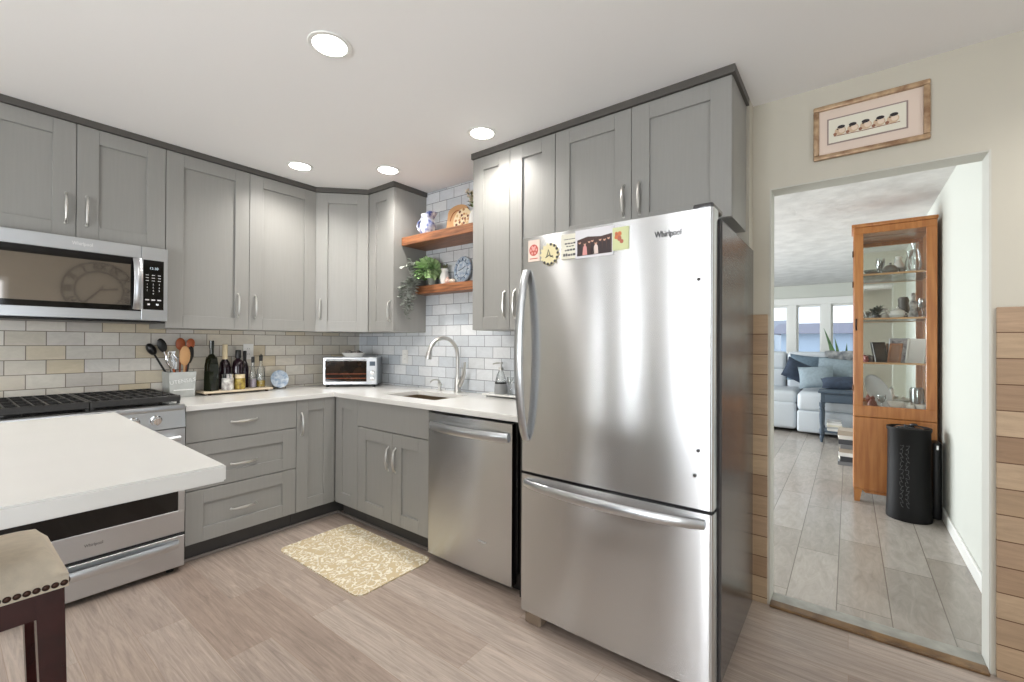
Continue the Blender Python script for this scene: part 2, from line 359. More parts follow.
# left wall with two windows, rear wall with a patio door added for light
bm = bmesh.new()
yy = -2.5
for y0, y1, z0, z1 in WINS:
    box(bm, (-2.7, yy, 0), (-2.6, y0, ZC)); box(bm, (-2.7, y0, 0), (-2.6, y1, z0)); box(bm, (-2.7, y0, z1), (-2.6, y1, ZC)); yy = y1
box(bm, (-2.7, yy, 0), (-2.6, YW, ZC))
struct('wall_left', bm, M['paint'])
bm = bmesh.new()
box(bm, (-2.6, -2.5, 2.12), (2.508, -2.4, ZC)); box(bm, (-2.6, -2.5, 0), (-1.8, -2.4, 2.12)); box(bm, (0.6, -2.5, 0), (2.508, -2.4, 2.12))
struct('wall_front', bm, M['paint'])
def winframe(name, fn, a0, a1, z0, z1, nm, rows=1):
    bm = bmesh.new(); w = 0.05
    segs = [(a0, a1, z0, z0+w), (a0, a1, z1-w, z1), (a0, a0+w, z0+w, z1-w), (a1-w, a1, z0+w, z1-w)]
    for i in range(1, nm): c = a0+(a1-a0)*i/nm; segs.append((c-0.02, c+0.02, z0+w, z1-w))
    for i in range(1, rows): c = z0+(z1-z0)*i/rows; segs.append((a0+w, a1-w, c-0.015, c+0.015))
    for s in segs: fn(bm, *s)
    o = struct(name, bm, M['trim']); return o
for i, (y0, y1, z0, z1) in enumerate(WINS):
    winframe('window_%d' % (i+1), lambda bm, a, b, c, d: box(bm, (-2.68, a, c), (-2.62, b, d)), y0, y1, z0, z1, 2 if i == 0 else 1)
winframe('added_patio_door', lambda bm, a, b, c, d: box(bm, (a, -2.48, c), (b, -2.42, d)), -1.8, 0.6, 0.0, 2.12, 2)  # unseen patio door, added to light the kitchen from the rear

# hall / living room
struct('wall_hall', B((XD1, -0.66, 0), (10.6, -0.56, 2.455)), M['hallpaint'])
bm = bmesh.new()
box(bm, (XD1, 4.2, 0), (3.2, 4.3, 2.455)); box(bm, (8.0, 4.2, 0), (10.6, 4.3, 2.455)); box(bm, (3.2, 4.2, 2.3), (8.0, 4.3, 2.455)); box(bm, (3.2, 4.2, 0), (8.0, 4.3, 0.3))
struct('wall_living', bm, M['hallpaint'])
winframe('window_4', lambda bm, a, b, c, d: box(bm, (a, 4.22, c), (b, 4.28, d)), 3.2, 8.0, 0.3, 2.3, 4)  # unseen side window, added to let in the living room light
bm = bmesh.new()
box(bm, (10.5, -0.56, 0), (10.6, 4.2, 0.75)); box(bm, (10.5, -0.56, 2.06), (10.6, 4.2, 2.455)); box(bm, (10.5, -0.56, 0.75), (10.6, -0.3, 2.06)); box(bm, (10.5, 3.2, 0.75), (10.6, 4.2, 2.06))
struct('wall_far', bm, M['hallpaint'])
# window band in the far wall: separate sashes between white posts
posts = [(-0.36, -0.2), (0.27, 0.42), (0.83, 0.98), (1.4, 1.55), (2.1, 2.25), (2.9, 3.2)]
bm = bmesh.new()
for a, b in posts: box(bm, (10.46, a, 0.7), (10.58, b, 2.1), 0.006)
box(bm, (10.455, -0.36, 2.06), (10.58, 3.2, 2.2), 0.006); box(bm, (10.40, -0.36, 0.7), (10.58, 3.2, 0.76), 0.006)
struct('window_5', bm, M['trim'])
k = 6
for (a0, a1), (b0, b1) in zip(posts, posts[1:]):
    bm = bmesh.new()
    for s in ((a1, b0, 0.76, 0.80), (a1, b0, 2.02, 2.06), (a1, a1+0.03, 0.8, 2.02), (b0-0.03, b0, 0.8, 2.02)): box(bm, (10.51, s[0], s[2]), (10.56, s[1], s[3]))
    w = struct('window_%d' % k, bm, M['trim']); k += 1
    obj('pane', B((10.532, a1+0.03, 0.8), (10.538, b0-0.03, 2.02)), M['pane'], w)
struct('baseboard_hall', B((XD1, -0.56, 0), (10.5, -0.545, 0.085), 0.004), M['trim'])
struct('baseboard_doorway', B((XD1, -0.545, 0), (XD1+0.012, -0.443, 0.085)), M['trim'])

# backsplash tiles
bm = bmesh.new(); box(bm, (-0.4, YW-0.012, 0.915), (XW-0.012, YW-0.0002, 1.36)); box(bm, (0.09, YW-0.012, 1.36), (0.85, YW-0.0002, 1.84))
struct('trim_2', bm, M['tile_back'])
bm = bmesh.new(); box(bm, (XW-0.012, 1.26, 0.915), (XW-0.0002, YW-0.012, 1.36)); box(bm, (XW-0.012, 1.905, 1.36), (XW-0.0002, 2.70, ZC-0.003))
struct('trim_3', bm, M['tile_right'])
# plank tile wainscot each side of the opening
bm = bmesh.new(); box(bm, (XD0-0.014, 0.318, 0), (XD0, 0.387, 1.428), 0.002); box(bm, (XD0-0.014, -2.4, 0), (XD0, -0.455, 1.428), 0.002)
struct('trim_4', bm, M['wains'])
# threshold
bm = bmesh.new(); box(bm, (XD0-0.03, -0.437, 0), (XD0+0.028, 0.306, 0.014), 0.004)
struct('trim_5', bm, mat('brown_threshold_strip', srgb(128, 98, 62), 0.4, c2=srgb(84, 60, 36), nscale=12))
struct('trim_6', B((XD0+0.028, -0.437, 0), (XD1, 0.306, 0.010), 0.002), mat('grey_stone_threshold', srgb(160, 158, 150), 0.4, noise=0.3, nscale=14))

# ------------------------------------------------------------------ cabinets
def ring_handle(v, z0, z1, x, parent, horiz=False, name='handle'):
    """arch pull; local front is -y at y=0. vertical: at x from z0 to z1; horizontal: from x-.. given as (x0,x1,z)"""
    bm = bmesh.new(); n = 13; pts = []; rad = []
    for i in range(n):
        t = i/(n-1); off = -0.006-0.018*math.sin(PI*t)**0.35
        if horiz: pts.append((v+(x-v)*t, off, z0))
        else: pts.append((x, off, z0+(z1-z0)*t))
        rad.append(0.0052+0.0033*math.sin(PI*t)**2)
    pts[0] = tuple((pts[0][0], 0.0, pts[0][2])); pts[-1] = (pts[-1][0], 0.0, pts[-1][2])
    tube(bm, pts, rad, 8, up=(0, 0, 1) if horiz else (1, 0, 0))
    for q in (pts[0], pts[-1]): ball(bm, (q[0], -0.003, q[2]), 0.0075, (1, 0.5, 1), 10, 6)
    return bm
def vhandle(x, z0, z1): return ring_handle(0, z0, z1, x, None)
def hhandle(x0, x1, z): return ring_handle(x0, z, z, x1, None, True)
def shaker(x0, x1, z0, z1, fw=0.088, slab=False):
    g = 0.0015; x0 += g; x1 -= g; z0 += g; z1 -= g; bm = bmesh.new(); b = 0.0012
    if slab: box(bm, (x0, 0, z0), (x1, 0.02, z1), b); return bm
    w = x1-x0; f = min(fw, w*0.29); h = z1-z0; fz = min(fw-0.008, h*0.29)
    box(bm, (x0, 0, z0), (x0+f, 0.02, z1), b); box(bm, (x1-f, 0, z0), (x1, 0.02, z1), b)
    box(bm, (x0+f+0.0004, 0, z0), (x1-f-0.0004, 0.02, z0+fz), b); box(bm, (x0+f+0.0004, 0, z1-fz), (x1-f-0.0004, 0.02, z1), b)
    box(bm, (x0+f-0.003, 0.012, z0+fz-0.003), (x1-f+0.003, 0.018, z1-fz+0.003))
    return bm
def cabinet(name, label, cat, loc, rotz, w, depth, z0, z1, fronts, toe=False, group=None):
    """local frame: x along the front, front face y=0 facing -y"""
    r = thing(name, label, cat, (loc[0], loc[1], 0), group, local=True, rotz=rotz)
    bm = bmesh.new(); box(bm, (0.0005, 0.0205, z0), (w-0.0005, depth, z1)); obj('body', bm, M['cab'], r, local=True)
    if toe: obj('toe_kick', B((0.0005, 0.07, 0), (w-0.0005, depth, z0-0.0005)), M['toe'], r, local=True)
    for f in fronts:
        kind, x0, x1, a, b = f[:5]; h = f[5] if len(f) > 5 else None; slab = kind.endswith('_slab')
        d = obj(kind.replace('_slab', ''), shaker(x0, x1, a, b, slab=slab), M['cab'], r, local=True)
        if h: obj('handle', h, M['nickel'], d, local=True)
    return r
CW = XW-0.001   # keep carcasses off the wall face
YU, XU, ZU0, ZU1 = 3.29, 2.08, 1.36, 2.444
du, dx_ = YW-0.0015-YU, XW-0.0015-XU
cabinet('wall_cabinet', 'grey two-door wall cabinet directly above the microwave', 'cabinet', (0.09, YU), 0, 0.76, du, 1.84, ZU1,
        [('door', 0, 0.371, 1.825, ZU1, vhandle(0.331, 1.905, 2.06)), ('door', 0.371, 0.76, 1.825, ZU1, vhandle(0.411, 1.905, 2.06))], group=None)
cabinet('wall_cabinet', 'wide grey two-door wall cabinet above the drawers, bottles and tray', 'cabinet', (0.851, YU), 0, 0.948, du, ZU0, ZU1,
        [('door', 0, 0.470, ZU0, ZU1, vhandle(0.40, 1.45, 1.60)), ('door', 0.470, 0.948, ZU0, ZU1, vhandle(0.508, 1.45, 1.60))])
# diagonal corner wall cabinet
r = thing('corner_wall_cabinet', 'grey single-door diagonal wall cabinet in the corner above the toaster oven', 'cabinet', (2.1, 3.3, ZU0))
bm = bmesh.new(); yb = YW-0.0015; xb = XW-0.0015
prism(bm, [(1.80, yb), (xb, yb), (xb, 3.012), (XU+0.021, 3.012), (1.80, YU+0.021)], 'z', ZU0, ZU1); obj('body', bm, M['cab'], r)
A = Vector((1.80, YU+0.01, 0)); Bv = Vector((XU+0.006, 3.012, 0)); dirv = (Bv-A); Ld = dirv.length; ang = math.atan2(dirv.y, dirv.x)
mxd = Matrix.Translation(A) @ Matrix.Rotation(ang, 4, 'Z') @ Matrix.Translation((0, -0.008, 0))
bm = shaker(0.004, Ld-0.004, ZU0, ZU1)
for v in bm.verts: v.co = mxd @ v.co
dd = obj('door', bm, M['cab'], r)
bm = vhandle(0.042, 1.46, 1.61)
for v in bm.verts: v.co = mxd @ v.co
obj('handle', bm, M['nickel'], dd)
R90 = -PI/2
cabinet('wall_cabinet', 'narrow grey single-door wall cabinet between the diagonal corner and the shelves', 'cabinet', (XU, 3.010), R90, 0.31, dx_, ZU0, ZU1,
        [('door', 0, 0.31, ZU0, ZU1, vhandle(0.272, 1.44, 1.59))])
cabinet('wall_cabinet', 'tall grey two-door wall cabinet between the shelves and the fridge cabinet', 'cabinet', (XU, 1.905), R90, 0.613, dx_, ZU0, ZU1,
        [('door', 0, 0.297, ZU0, ZU1, vhandle(0.265, 1.43, 1.59)), ('door', 0.297, 0.613, ZU0, ZU1, vhandle(0.34, 1.43, 1.59))])
cabinet('fridge_wall_cabinet', 'grey two-door wall cabinet directly above the refrigerator', 'cabinet', (XU, 1.291), R90, 0.891, dx_, 1.83, ZU1,
        [('door', 0, 0.439, 1.83, ZU1, vhandle(0.40, 1.91, 2.065)), ('door', 0.439, 0.891, 1.83, ZU1, vhandle(0.482, 1.91, 2.065))])
# crown strips
bm = bmesh.new(); o_ = 0.013
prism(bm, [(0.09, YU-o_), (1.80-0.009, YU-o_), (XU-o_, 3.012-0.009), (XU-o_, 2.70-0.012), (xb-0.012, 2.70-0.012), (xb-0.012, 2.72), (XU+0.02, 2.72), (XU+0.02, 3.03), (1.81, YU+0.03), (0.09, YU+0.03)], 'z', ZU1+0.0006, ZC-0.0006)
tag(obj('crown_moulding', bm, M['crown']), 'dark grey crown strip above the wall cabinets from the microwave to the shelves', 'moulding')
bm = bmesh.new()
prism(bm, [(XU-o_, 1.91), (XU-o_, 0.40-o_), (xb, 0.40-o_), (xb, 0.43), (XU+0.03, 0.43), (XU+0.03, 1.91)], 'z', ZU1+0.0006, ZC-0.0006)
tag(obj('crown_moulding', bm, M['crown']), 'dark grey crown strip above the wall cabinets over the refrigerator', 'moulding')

# base cabinets
XS, YS = 1.79, 2.99; db = YW-0.0015-YS; dbx = XW-0.0015-XS; ZB0, ZB1 = 0.115, 0.884
cabinet('drawer_cabinet', 'grey base cabinet with three drawers beside the range', 'cabinet', (0.872, YS), 0, 0.632, db, ZB0, ZB1,
        [('drawer_slab', 0, 0.632, 0.698, ZB1, hhandle(0.235, 0.38, 0.792)), ('drawer', 0, 0.632, 0.422, 0.695, hhandle(0.235, 0.38, 0.536)), ('drawer', 0, 0.632, ZB0, 0.419, hhandle(0.235, 0.38, 0.262))], toe=True)
cabinet('base_cabinet', 'narrow grey single-door base cabinet between the drawers and the inner corner', 'cabinet', (1.505, YS), 0, 0.904, db, ZB0, ZB1,
        [('door', 0, 0.282, ZB0, ZB1, vhandle(0.035, 0.64, 0.79))], toe=True)
cabinet('base_cabinet', 'narrow grey base cabinet without a handle, between the inner corner and the sink cabinet', 'cabinet', (XS, 2.988), R90, 0.282, dbx, ZB0, ZB1,
        [('door', 0.003, 0.282, ZB0, ZB1)], toe=True)
# sink cabinet : hollow top so the bowl hangs free
r = thing('sink_cabinet', 'grey sink base cabinet with a false drawer over two doors', 'cabinet', (XS, 2.705, 0), local=True, rotz=R90)
bm = bmesh.new(); w = 0.722
box(bm, (0.0005, 0.0205, ZB0), (0.02, dbx, ZB1)); box(bm, (w-0.02, 0.0205, ZB0), (w-0.0005, dbx, ZB1)); box(bm, (0.02, 0.0205, ZB0), (w-0.02, dbx, ZB0+0.02)); box(bm, (0.02, dbx-0.015, ZB0+0.02), (w-0.02, dbx, ZB1)); box(bm, (0.02, 0.0205, 0.86), (w-0.02, 0.04, ZB1))
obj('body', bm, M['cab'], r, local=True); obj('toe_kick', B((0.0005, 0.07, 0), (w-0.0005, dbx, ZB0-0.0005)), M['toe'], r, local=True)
obj('drawer_front', shaker(0, w, 0.70, ZB1, slab=True), M['cab'], r, local=True)
for f in ((0, 0.378, 0.343), (0.378, w, 0.415)):
    d = obj('door', shaker(f[0], f[1], ZB0, 0.697), M['cab'], r, local=True); obj('handle', vhandle(f[2], 0.455, 0.605), M['nickel'], d, local=True)
# floor strip in front of the toe kicks
bm = bmesh.new(); box(bm, (0.872, YS+0.052, 0), (XS+0.052, YS+0.069, 0.018), 0.004); box(bm, (XS+0.052, 1.985, 0), (XS+0.069, YS+0.069, 0.018), 0.004)
struct('trim_7', bm, mat('grey_shoe_moulding', srgb(120, 112, 106), 0.5))
# countertop
sx0, sx1, sy0, sy1 = 1.935, 2.24, 2.09, 2.61
bm = bmesh.new()
xs = [0.868, 1.77, sx0, sx1, XW-0.0125]; ys = [1.262, sy0, sy1, 2.97, YW-0.0125]
skip = {(0, 0), (0, 1), (0, 2), (2, 1)}
grid_slab(bm, xs, ys, ZB1+0.001, 0.915, skip)
be = [e for e in bm.edges if abs(e.verts[0].co.z-0.915) < 1e-5 and abs(e.verts[1].co.z-0.915) < 1e-5 and len(e.link_faces) == 2 and any(abs(f.normal.z) < 0.5 for f in e.link_faces)]
bmesh.ops.recalc_face_normals(bm, faces=bm.faces)
be = [e for e in bm.edges if all(abs(v.co.z-0.915) < 1e-5 for v in e.verts) and any(abs(f.normal.z) < 0.5 for f in e.link_faces)]
bmesh.ops.bevel(bm, geom=be, offset=0.004, segments=2, affect='EDGES')
tag(obj('countertop', bm, M['quartz']), 'white L-shaped quartz countertop running from the range round to the refrigerator', 'countertop')
# sink bowl
r = thing('sink', 'rectangular undermount metal sink set in the white countertop', 'sink', ((sx0+sx1)/2, (sy0+sy1)/2, 0.70))
bm = bmesh.new(); t_ = 0.003; zb = 0.70; zt = ZB1+0.0005
a0, a1, b0, b1 = sx0-0.006, sx1+0.006, sy0-0.006, sy1+0.006
box(bm, (a0-0.012, b0-0.012, zb), (a1+0.012, b1+0.012, zb+t_)); box(bm, (a0-t_, b0, zb+t_), (a0, b1, zt)); box(bm, (a1, b0, zb+t_), (a1+t_, b1, zt)); box(bm, (a0-t_, b0-t_, zb+t_), (a1+t_, b0, zt)); box(bm, (a0-t_, b1, zb+t_), (a1+t_, b1+t_, zt))
obj('basin', bm, M['sinksteel'], r)
bm = bmesh.new(); lathe(bm, [(0, 0.0002), (0.045, 0.0002), (0.045, 0.004), (0.03, 0.005), (0.025, 0.002), (0, 0.002)], ((sx0+sx1)/2, (sy0+sy1)/2, zb+t_), 20); obj('drain', bm, M['chrome'], r)

# faucet
r = thing('faucet', 'brushed nickel gooseneck kitchen faucet behind the sink', 'faucet', (2.335, 2.28, 0.915))
bm = bmesh.new(); lathe(bm, [(0.028, 0), (0.028, 0.006), (0.024, 0.012), (0.022, 0.09), (0.017, 0.12), (0, 0.11)], (2.335, 2.28, 0.9153), 20)
pts = [(2.335, 2.28, 1.02), (2.335, 2.28, 1.10), (2.335, 2.28, 1.18)]
for i in range(1, 13):
    a = PI*i/13; q = 0.125; pts.append((2.335-(q-q*math.cos(a))*1.0, 2.28+(q-q*math.cos(a))*0.14, 1.185+q*math.sin(a)*1.02))
tube(bm, pts, 0.014, 12, up=(0, 1, 0)); obj('body', bm, M['nickel'], r)
bm = bmesh.new(); e = Vector(pts[-1]); tube(bm, [e, e+Vector((-0.004, 0, -0.02)), e+Vector((-0.007, 0.001, -0.05))], [0.0165, 0.021, 0.022], 14, up=(0, 1, 0)); obj('spray_head', bm, M['nickel'], r)
bm = bmesh.new(); tube(bm, [(2.335, 2.262, 0.965), (2.332, 2.235, 1.005), (2.325, 2.205, 1.06), (2.318, 2.195, 1.10), (2.315, 2.188, 1.14)], [0.019, 0.018, 0.014, 0.011, 0.009], 10, flat=(1, 0.85)); obj('lever', bm, M['nickel'], r)
r = thing('soap_pump', 'small brushed nickel soap pump with a curved spout left of the faucet', 'soap pump', (2.34, 2.475, 0.915))
bm = bmesh.new(); lathe(bm, [(0.02, 0), (0.02, 0.005), (0.012, 0.01), (0.012, 0.035), (0.017, 0.04), (0.017, 0.055), (0.010, 0.062), (0, 0.062)], (2.34, 2.475, 0.9153), 16); obj('base', bm, M['nickel'], r)
bm = bmesh.new(); tube(bm, [(2.34, 2.475, 0.973), (2.335, 2.475, 0.99), (2.31, 2.478, 1.0), (2.27, 2.48, 0.998), (2.25, 2.482, 0.982)], [0.007, 0.007, 0.006, 0.0055, 0.005], 8, up=(0, 1, 0)); obj('spout', bm, M['nickel'], r)

# ------------------------------------------------------------------ dishwasher
r = thing('dishwasher', 'stainless steel dishwasher under the counter beside the refrigerator', 'dishwasher', (XS, 1.66, 0))
obj('body', B((XS+0.03, 1.345, 0.10), (2.38, 1.975, 0.872)), M['black'], r)
obj('toe_kick', B((XS+0.06, 1.345, 0.0), (2.36, 1.975, 0.0995)), M['black'], r)
bm = bmesh.new(); n = 14
pr = [(XS-0.012-0.006*math.sin(PI*i/n), 1.352+(1.970-1.352)*i/n) for i in range(n+1)]
prism(bm, [(XS+0.028, 1.352)]+pr+[(XS+0.028, 1.970)], 'z', 0.046, 0.868); dd = obj('door', bm, M['steel'], r, smooth=30)
bm = bmesh.new()
pts = [(XS-0.02-0.036*math.sin(PI*i/12)**0.8, 1.375+(1.945-1.375)*i/12, 0.797) for i in range(13)]
tube(bm, pts, 0.025, 10, flat=(0.42, 1.0)); obj('handle', bm, M['steel2'], dd)
bm = bmesh.new(); textbm(bm, 'Whirlpool', 0.0125, TX(XS-0.0195, 1.545, 0.225)); obj('logo', bm, M['textlight'], dd)
# panel blackened as the shade in the gap between dishwasher and refrigerator
tag(obj('gap_shade_panel', B((XS+0.012, 1.30, 0), (2.30, 1.318, 0.8835)), M['black']), 'narrow end panel, black for the shade in the gap between dishwasher and refrigerator', 'panel')

# ------------------------------------------------------------------ refrigerator
FX, F0, F1 = 1.647, 0.361, 1.203
D0, D1 = 0.376, 1.205     # the doors are a little narrower than the body on the hinge side
r = thing('refrigerator', 'large stainless steel bottom-freezer refrigerator with magnets on its upper door', 'refrigerator', (2.0, 0.776, 0))
bm = bmesh.new(); box(bm, (FX+0.082, F0+0.004, 0.045), (2.395, F1-0.004, 1.735), 0.006); obj('body', bm, M['fridge_side'], r)
def fdoor(z0, z1):
    bm = bmesh.new(); n = 24; pr = []
    rc = 0.011
    for i in range(6): a = PI/2*i/5; pr.append((FX+0.004+rc-rc*math.sin(a), D0+rc-rc*math.cos(a)))
    for i in range(1, n): t = i/n; pr.append((FX+0.004-0.007*math.sin(PI*t), D0+rc+(D1-D0-2*rc)*t))
    for i in range(6): a = PI/2*(1-i/5); pr.append((FX+0.004+rc-rc*math.sin(a), D1-rc+rc*math.cos(a)))
    vs = prism(bm, [(FX+0.074, D0)]+pr+[(FX+0.074, D1)], 'z', z0, z1)
    return bm
ud = obj('refrigerator_door', fdoor(0.694, 1.762), M['steel'], r, smooth=30)
ld = obj('freezer_drawer', fdoor(0.057, 0.681), M['steel'], r, smooth=30)
bm = bmesh.new(); box(bm, (FX+0.075, D0+0.012, 0.06), (FX+0.0815, D1-0.015, 0.678)); box(bm, (FX+0.075, D0+0.012, 0.70), (FX+0.0815, D1-0.015, 1.755)); box(bm, (FX+0.03, D0+0.012, 0.6815), (FX+0.08, D1-0.015, 0.6935))
obj('gasket', bm, M['black'], r)
# bow handles
bm = bmesh.new(); n = 20; pts = []; rd = []
for i in range(n+1):
    t = i/n; pts.append((FX-0.002-0.060*math.sin(PI*t)**0.6, 1.172, 0.840+(1.61-0.840)*t)); rd.append(0.019+0.004*math.sin(PI*t))
tube(bm, pts, rd, 12, up=(0, 1, 0), flat=(0.55, 1.0)); obj('handle', bm, M['steel2'], ud)
bm = bmesh.new(); pts = []; rd = []
for i in range(n+1):
    t = i/n; pts.append((FX-0.004-0.052*math.sin(PI*t)**0.6, 0.402+(1.175-0.402)*t, 0.645)); rd.append(0.017+0.005*math.sin(PI*t))
tube(bm, pts, rd, 12, up=(0, 0, 1), flat=(0.5, 1.0)); obj('handle', bm, M['steel2'], ld)
# hinge cover on top, feet, plugs, name
bm = bmesh.new(); box(bm, (FX+0.02, D0+0.005, 1.7625), (FX+0.17, D0+0.075, 1.785), 0.008, 3); obj('hinge_cover', bm, M['fridge_side'], r, label='dark hinge cover on the top right corner')
mfoot = mat('grey_brown_foot', srgb(128, 112, 96), 0.5)
for y in (F0+0.02, F1-0.105):
    bm = bmesh.new(); box(bm, (FX+0.012, y, 0), (FX+0.10, y+0.085, 0.0565), 0.005); obj('foot', bm, mfoot, r)
bm = bmesh.new(); box(bm, (FX+0.115, F0+0.03, 0.012), (FX+0.16, F1-0.09, 0.044)); obj('base_grille', bm, M['black'], r)
for z, y in ((1.51, 0.424), (0.902, 0.424), (0.812, 0.436)):
    bm = bmesh.new(); ball(bm, (FX+0.001, y, z), 0.007, (0.4, 1, 1), 10, 6); obj('screw_cap', bm, M['fridge_side'], ud)
bm = bmesh.new(); textbm(bm, 'Whirlpool', 0.0235, TX(FX-0.0040, 0.532, 1.688, 1.45), depth=0.0004); obj('logo', bm, M['text'], ud)
bm = bmesh.new(); box(bm, (FX-0.001, F0+0.01, 0.662), (FX+0.002, F0+0.08, 0.679)); 
bm.free()
# magnets and cards on the door
def fx(y): t = (y-D0-0.018)/(D1-D0-0.036); return FX+0.004-0.007*math.sin(PI*t)
def card(name, label, y, z, w, h, m, extra=None, cat='magnet', th=0.003):
    x = min(fx(y-w/2), fx(y+w/2), fx(y))-0.0008
    r = thing(name, label, cat, (x, y, z-h/2), 'magnets on the refrigerator door' if 0 else None)
    bm = bmesh.new(); box(bm, (x-th, y-w/2, z-h/2), (x, y+w/2, z+h/2), 0.0006); obj('backing', bm, m, r)
    if extra: extra(r, x-th)
    return r
def disc(bm, x, y, z, ry, rz, th=0.001, seg=18, mi=0):
    prism(bm, [(y+ry*math.cos(2*PI*i/seg), z+rz*math.sin(2*PI*i/seg)) for i in range(seg)], 'x', x-th, x, mi)
def ex1(r, x):
    bm = bmesh.new(); disc(bm, x, 1.133, 1.70, 0.024, 0.026); disc(bm, x-0.001, 1.133, 1.706, 0.008, 0.009, mi=1)
    for i in range(6): disc(bm, x-0.001, 1.133+0.015*math.cos(i*PI/3), 1.70+0.016*math.sin(i*PI/3), 0.004, 0.006, mi=1)
    box(bm, (x-0.001, 1.112, 1.660), (x, 1.154, 1.664), mi=0); obj('print', bm, [mat('red_print', srgb(196, 92, 80), 0.6), mat('pink_print', srgb(232, 168, 158), 0.6)], r)
card('fridge_magnet', 'small cream card magnet with a red round figure, leftmost on the refrigerator', 1.133, 1.698, 0.062, 0.098, mat('peach_card', srgb(232, 214, 200), 0.5), ex1)
# scalloped round magnet
y0, z0 = 1.048, 1.672; x = fx(y0)-0.001
r2 = thing('round_magnet', 'round cream scalloped magnet with dark edging and writing on the refrigerator', 'magnet', (x, y0, z0-0.05))
bm = bmesh.new(); prism(bm, [(y0+(0.046+0.005*math.cos(14*a))*math.cos(a), z0+(0.046+0.005*math.cos(14*a))*math.sin(a)) for a in [2*PI*i/84 for i in range(84)]], 'x', x-0.004, x); obj('disc', bm, mat('cream_enamel', srgb(226, 214, 170), 0.5), r2)
bm = bmesh.new()
for i in range(14):
    a = 2*PI*i/14-2.2
    if i < 9: disc(bm, x-0.004, y0-0.043*math.cos(a), z0+0.043*math.sin(a), 0.006, 0.006)
obj('edging', bm, M['text'], r2)
bm = bmesh.new(); tube(bm, [(x-0.0045, y0+0.014, z0-0.012), (x-0.0045, y0+0.004, z0+0.02), (x-0.0045, y0-0.006, z0-0.012), (x-0.0045, y0-0.018, z0-0.008)], 0.0022, 6); tube(bm, [(x-0.0045, y0+0.02, z0-0.014), (x-0.0045, y0, z0-0.004), (x-0.0045, y0-0.02, z0-0.016)], 0.002, 6); obj('lettering', bm, M['text'], r2)
def ex3(r, x):
    bm = bmesh.new()
    rnd = random.Random(3)
    for k, (zz, wd, sz) in enumerate(((1.724, .05, .004), (1.706, .046, .007), (1.694, .03, .005), (1.678, .044, .008), (1.658, .06, .012))):
        yy = 0.946+wd/2
        while yy > 0.946-wd/2:
            w = rnd.uniform(.006, .012); box(bm, (x-0.0008, yy-w, zz-sz/2), (x, yy, zz+sz/2*rnd.uniform(.3, 1))); yy -= w+0.003
    obj('lettering', bm, mat('slate_print', srgb(72, 70, 74), 0.6), r)
card('fridge_magnet', 'white rectangular magnet covered with lines of dark lettering on the refrigerator', 0.946, 1.693, 0.083, 0.106, M['paper'], ex3)
def ex4(r, x):
    rnd = random.Random(5); bm = bmesh.new()
    prism(bm, [(0.908, 1.645), (0.752, 1.645), (0.752, 1.722), (0.80, 1.716), (0.86, 1.722), (0.908, 1.712)], 'x', x-0.0005, x, 0)
    people = [(0.896, .016, 1.70, 1), (0.872, .014, 1.692, 2), (0.852, .013, 1.70, 0), (0.838, .012, 1.702, 1), (0.822, .015, 1.69, 3), (0.803, .013, 1.702, 1), (0.784, .013, 1.70, 1), (0.766, .012, 1.704, 1)]
    for y, w, zt, m in people:
        prism(bm, [(y-w*.8, 1.647), (y+w*.8, 1.647), (y+w*.55, zt-0.012), (y+w*.2, zt-0.004), (y-w*.2, zt-0.004), (y-w*.55, zt-0.012)], 'x', x-0.0012, x-0.0004, m)
        disc(bm, x-0.0004, y, zt+0.002, 0.0055, 0.0075, 0.001, 10, 4); disc(bm, x-0.0012, y, zt+0.006, 0.006, 0.005, 0.0005, 10, 0)
    obj('picture', bm, [mat('photo_dark_brown', srgb(70, 46, 42), .5), mat('photo_dark_suits', srgb(52, 38, 40), .5), mat('photo_pink_dress', srgb(214, 150, 146), .5), mat('photo_white_dress', srgb(226, 208, 200), .5), mat('photo_skin', srgb(206, 160, 138), .5)], r)
card('photo_magnet', 'wedding group photograph with pink and white dresses held on the refrigerator', 0.832, 1.694, 0.172, 0.118, mat('photo_sky', srgb(218, 216, 220), 0.4), ex4, 'photograph')
def ex5(r, x):
    bm = bmesh.new(); rnd = random.Random(2)
    for i in range(7): disc(bm, x, 0.722+rnd.uniform(-.012, .012), 1.70+rnd.uniform(-.018, .018), rnd.uniform(.006, .01), rnd.uniform(.007, .011), 0.0008+0.0002*i, 10, i % 2)
    obj('print', bm, [mat('orange_print', srgb(206, 120, 76), .6), mat('rust_print', srgb(178, 104, 82), .6)], r)
card('fridge_magnet', 'pale green card magnet with an orange flower, rightmost on the refrigerator', 0.716, 1.695, 0.068, 0.09, mat('pale_green_card', srgb(206, 212, 162), 0.5), ex5)

# ------------------------------------------------------------------ microwave
r = thing('microwave', 'stainless over-the-range microwave with black window below the wall cabinet', 'microwave', (0.47, 3.4, 1.385))
MY = 3.208; X0, X1 = 0.092, 0.842; Z0, Z1 = 1.387, 1.8225
bm = bmesh.new(); box(bm, (X0, MY+0.03, Z0+0.012), (X1, YW-0.0125, Z1)); obj('body', bm, M['fridge_side'], r)
bm = bmesh.new(); box(bm, (X0+0.01, MY+0.012, Z0), (X1-0.008, 3.55, Z0+0.0115), 0.003); obj('vent_base', bm, M['black'], r)
bm = bmesh.new(); box(bm, (X0, MY, Z0+0.012), (0.7175, MY+0.029, 1.452), 0.002); box(bm, (X0, MY, 1.752), (0.7175, MY+0.029, Z1), 0.002); box(bm, (X0, MY, 1.452), (X0+0.02, MY+0.029, 1.752))
box(bm, (X0+0.02, MY+0.004, 1.452), (0.7175, MY+0.029, 1.752), mi=1)
dr = obj('door', bm, [M['steel2'], M['blackgloss']], r)
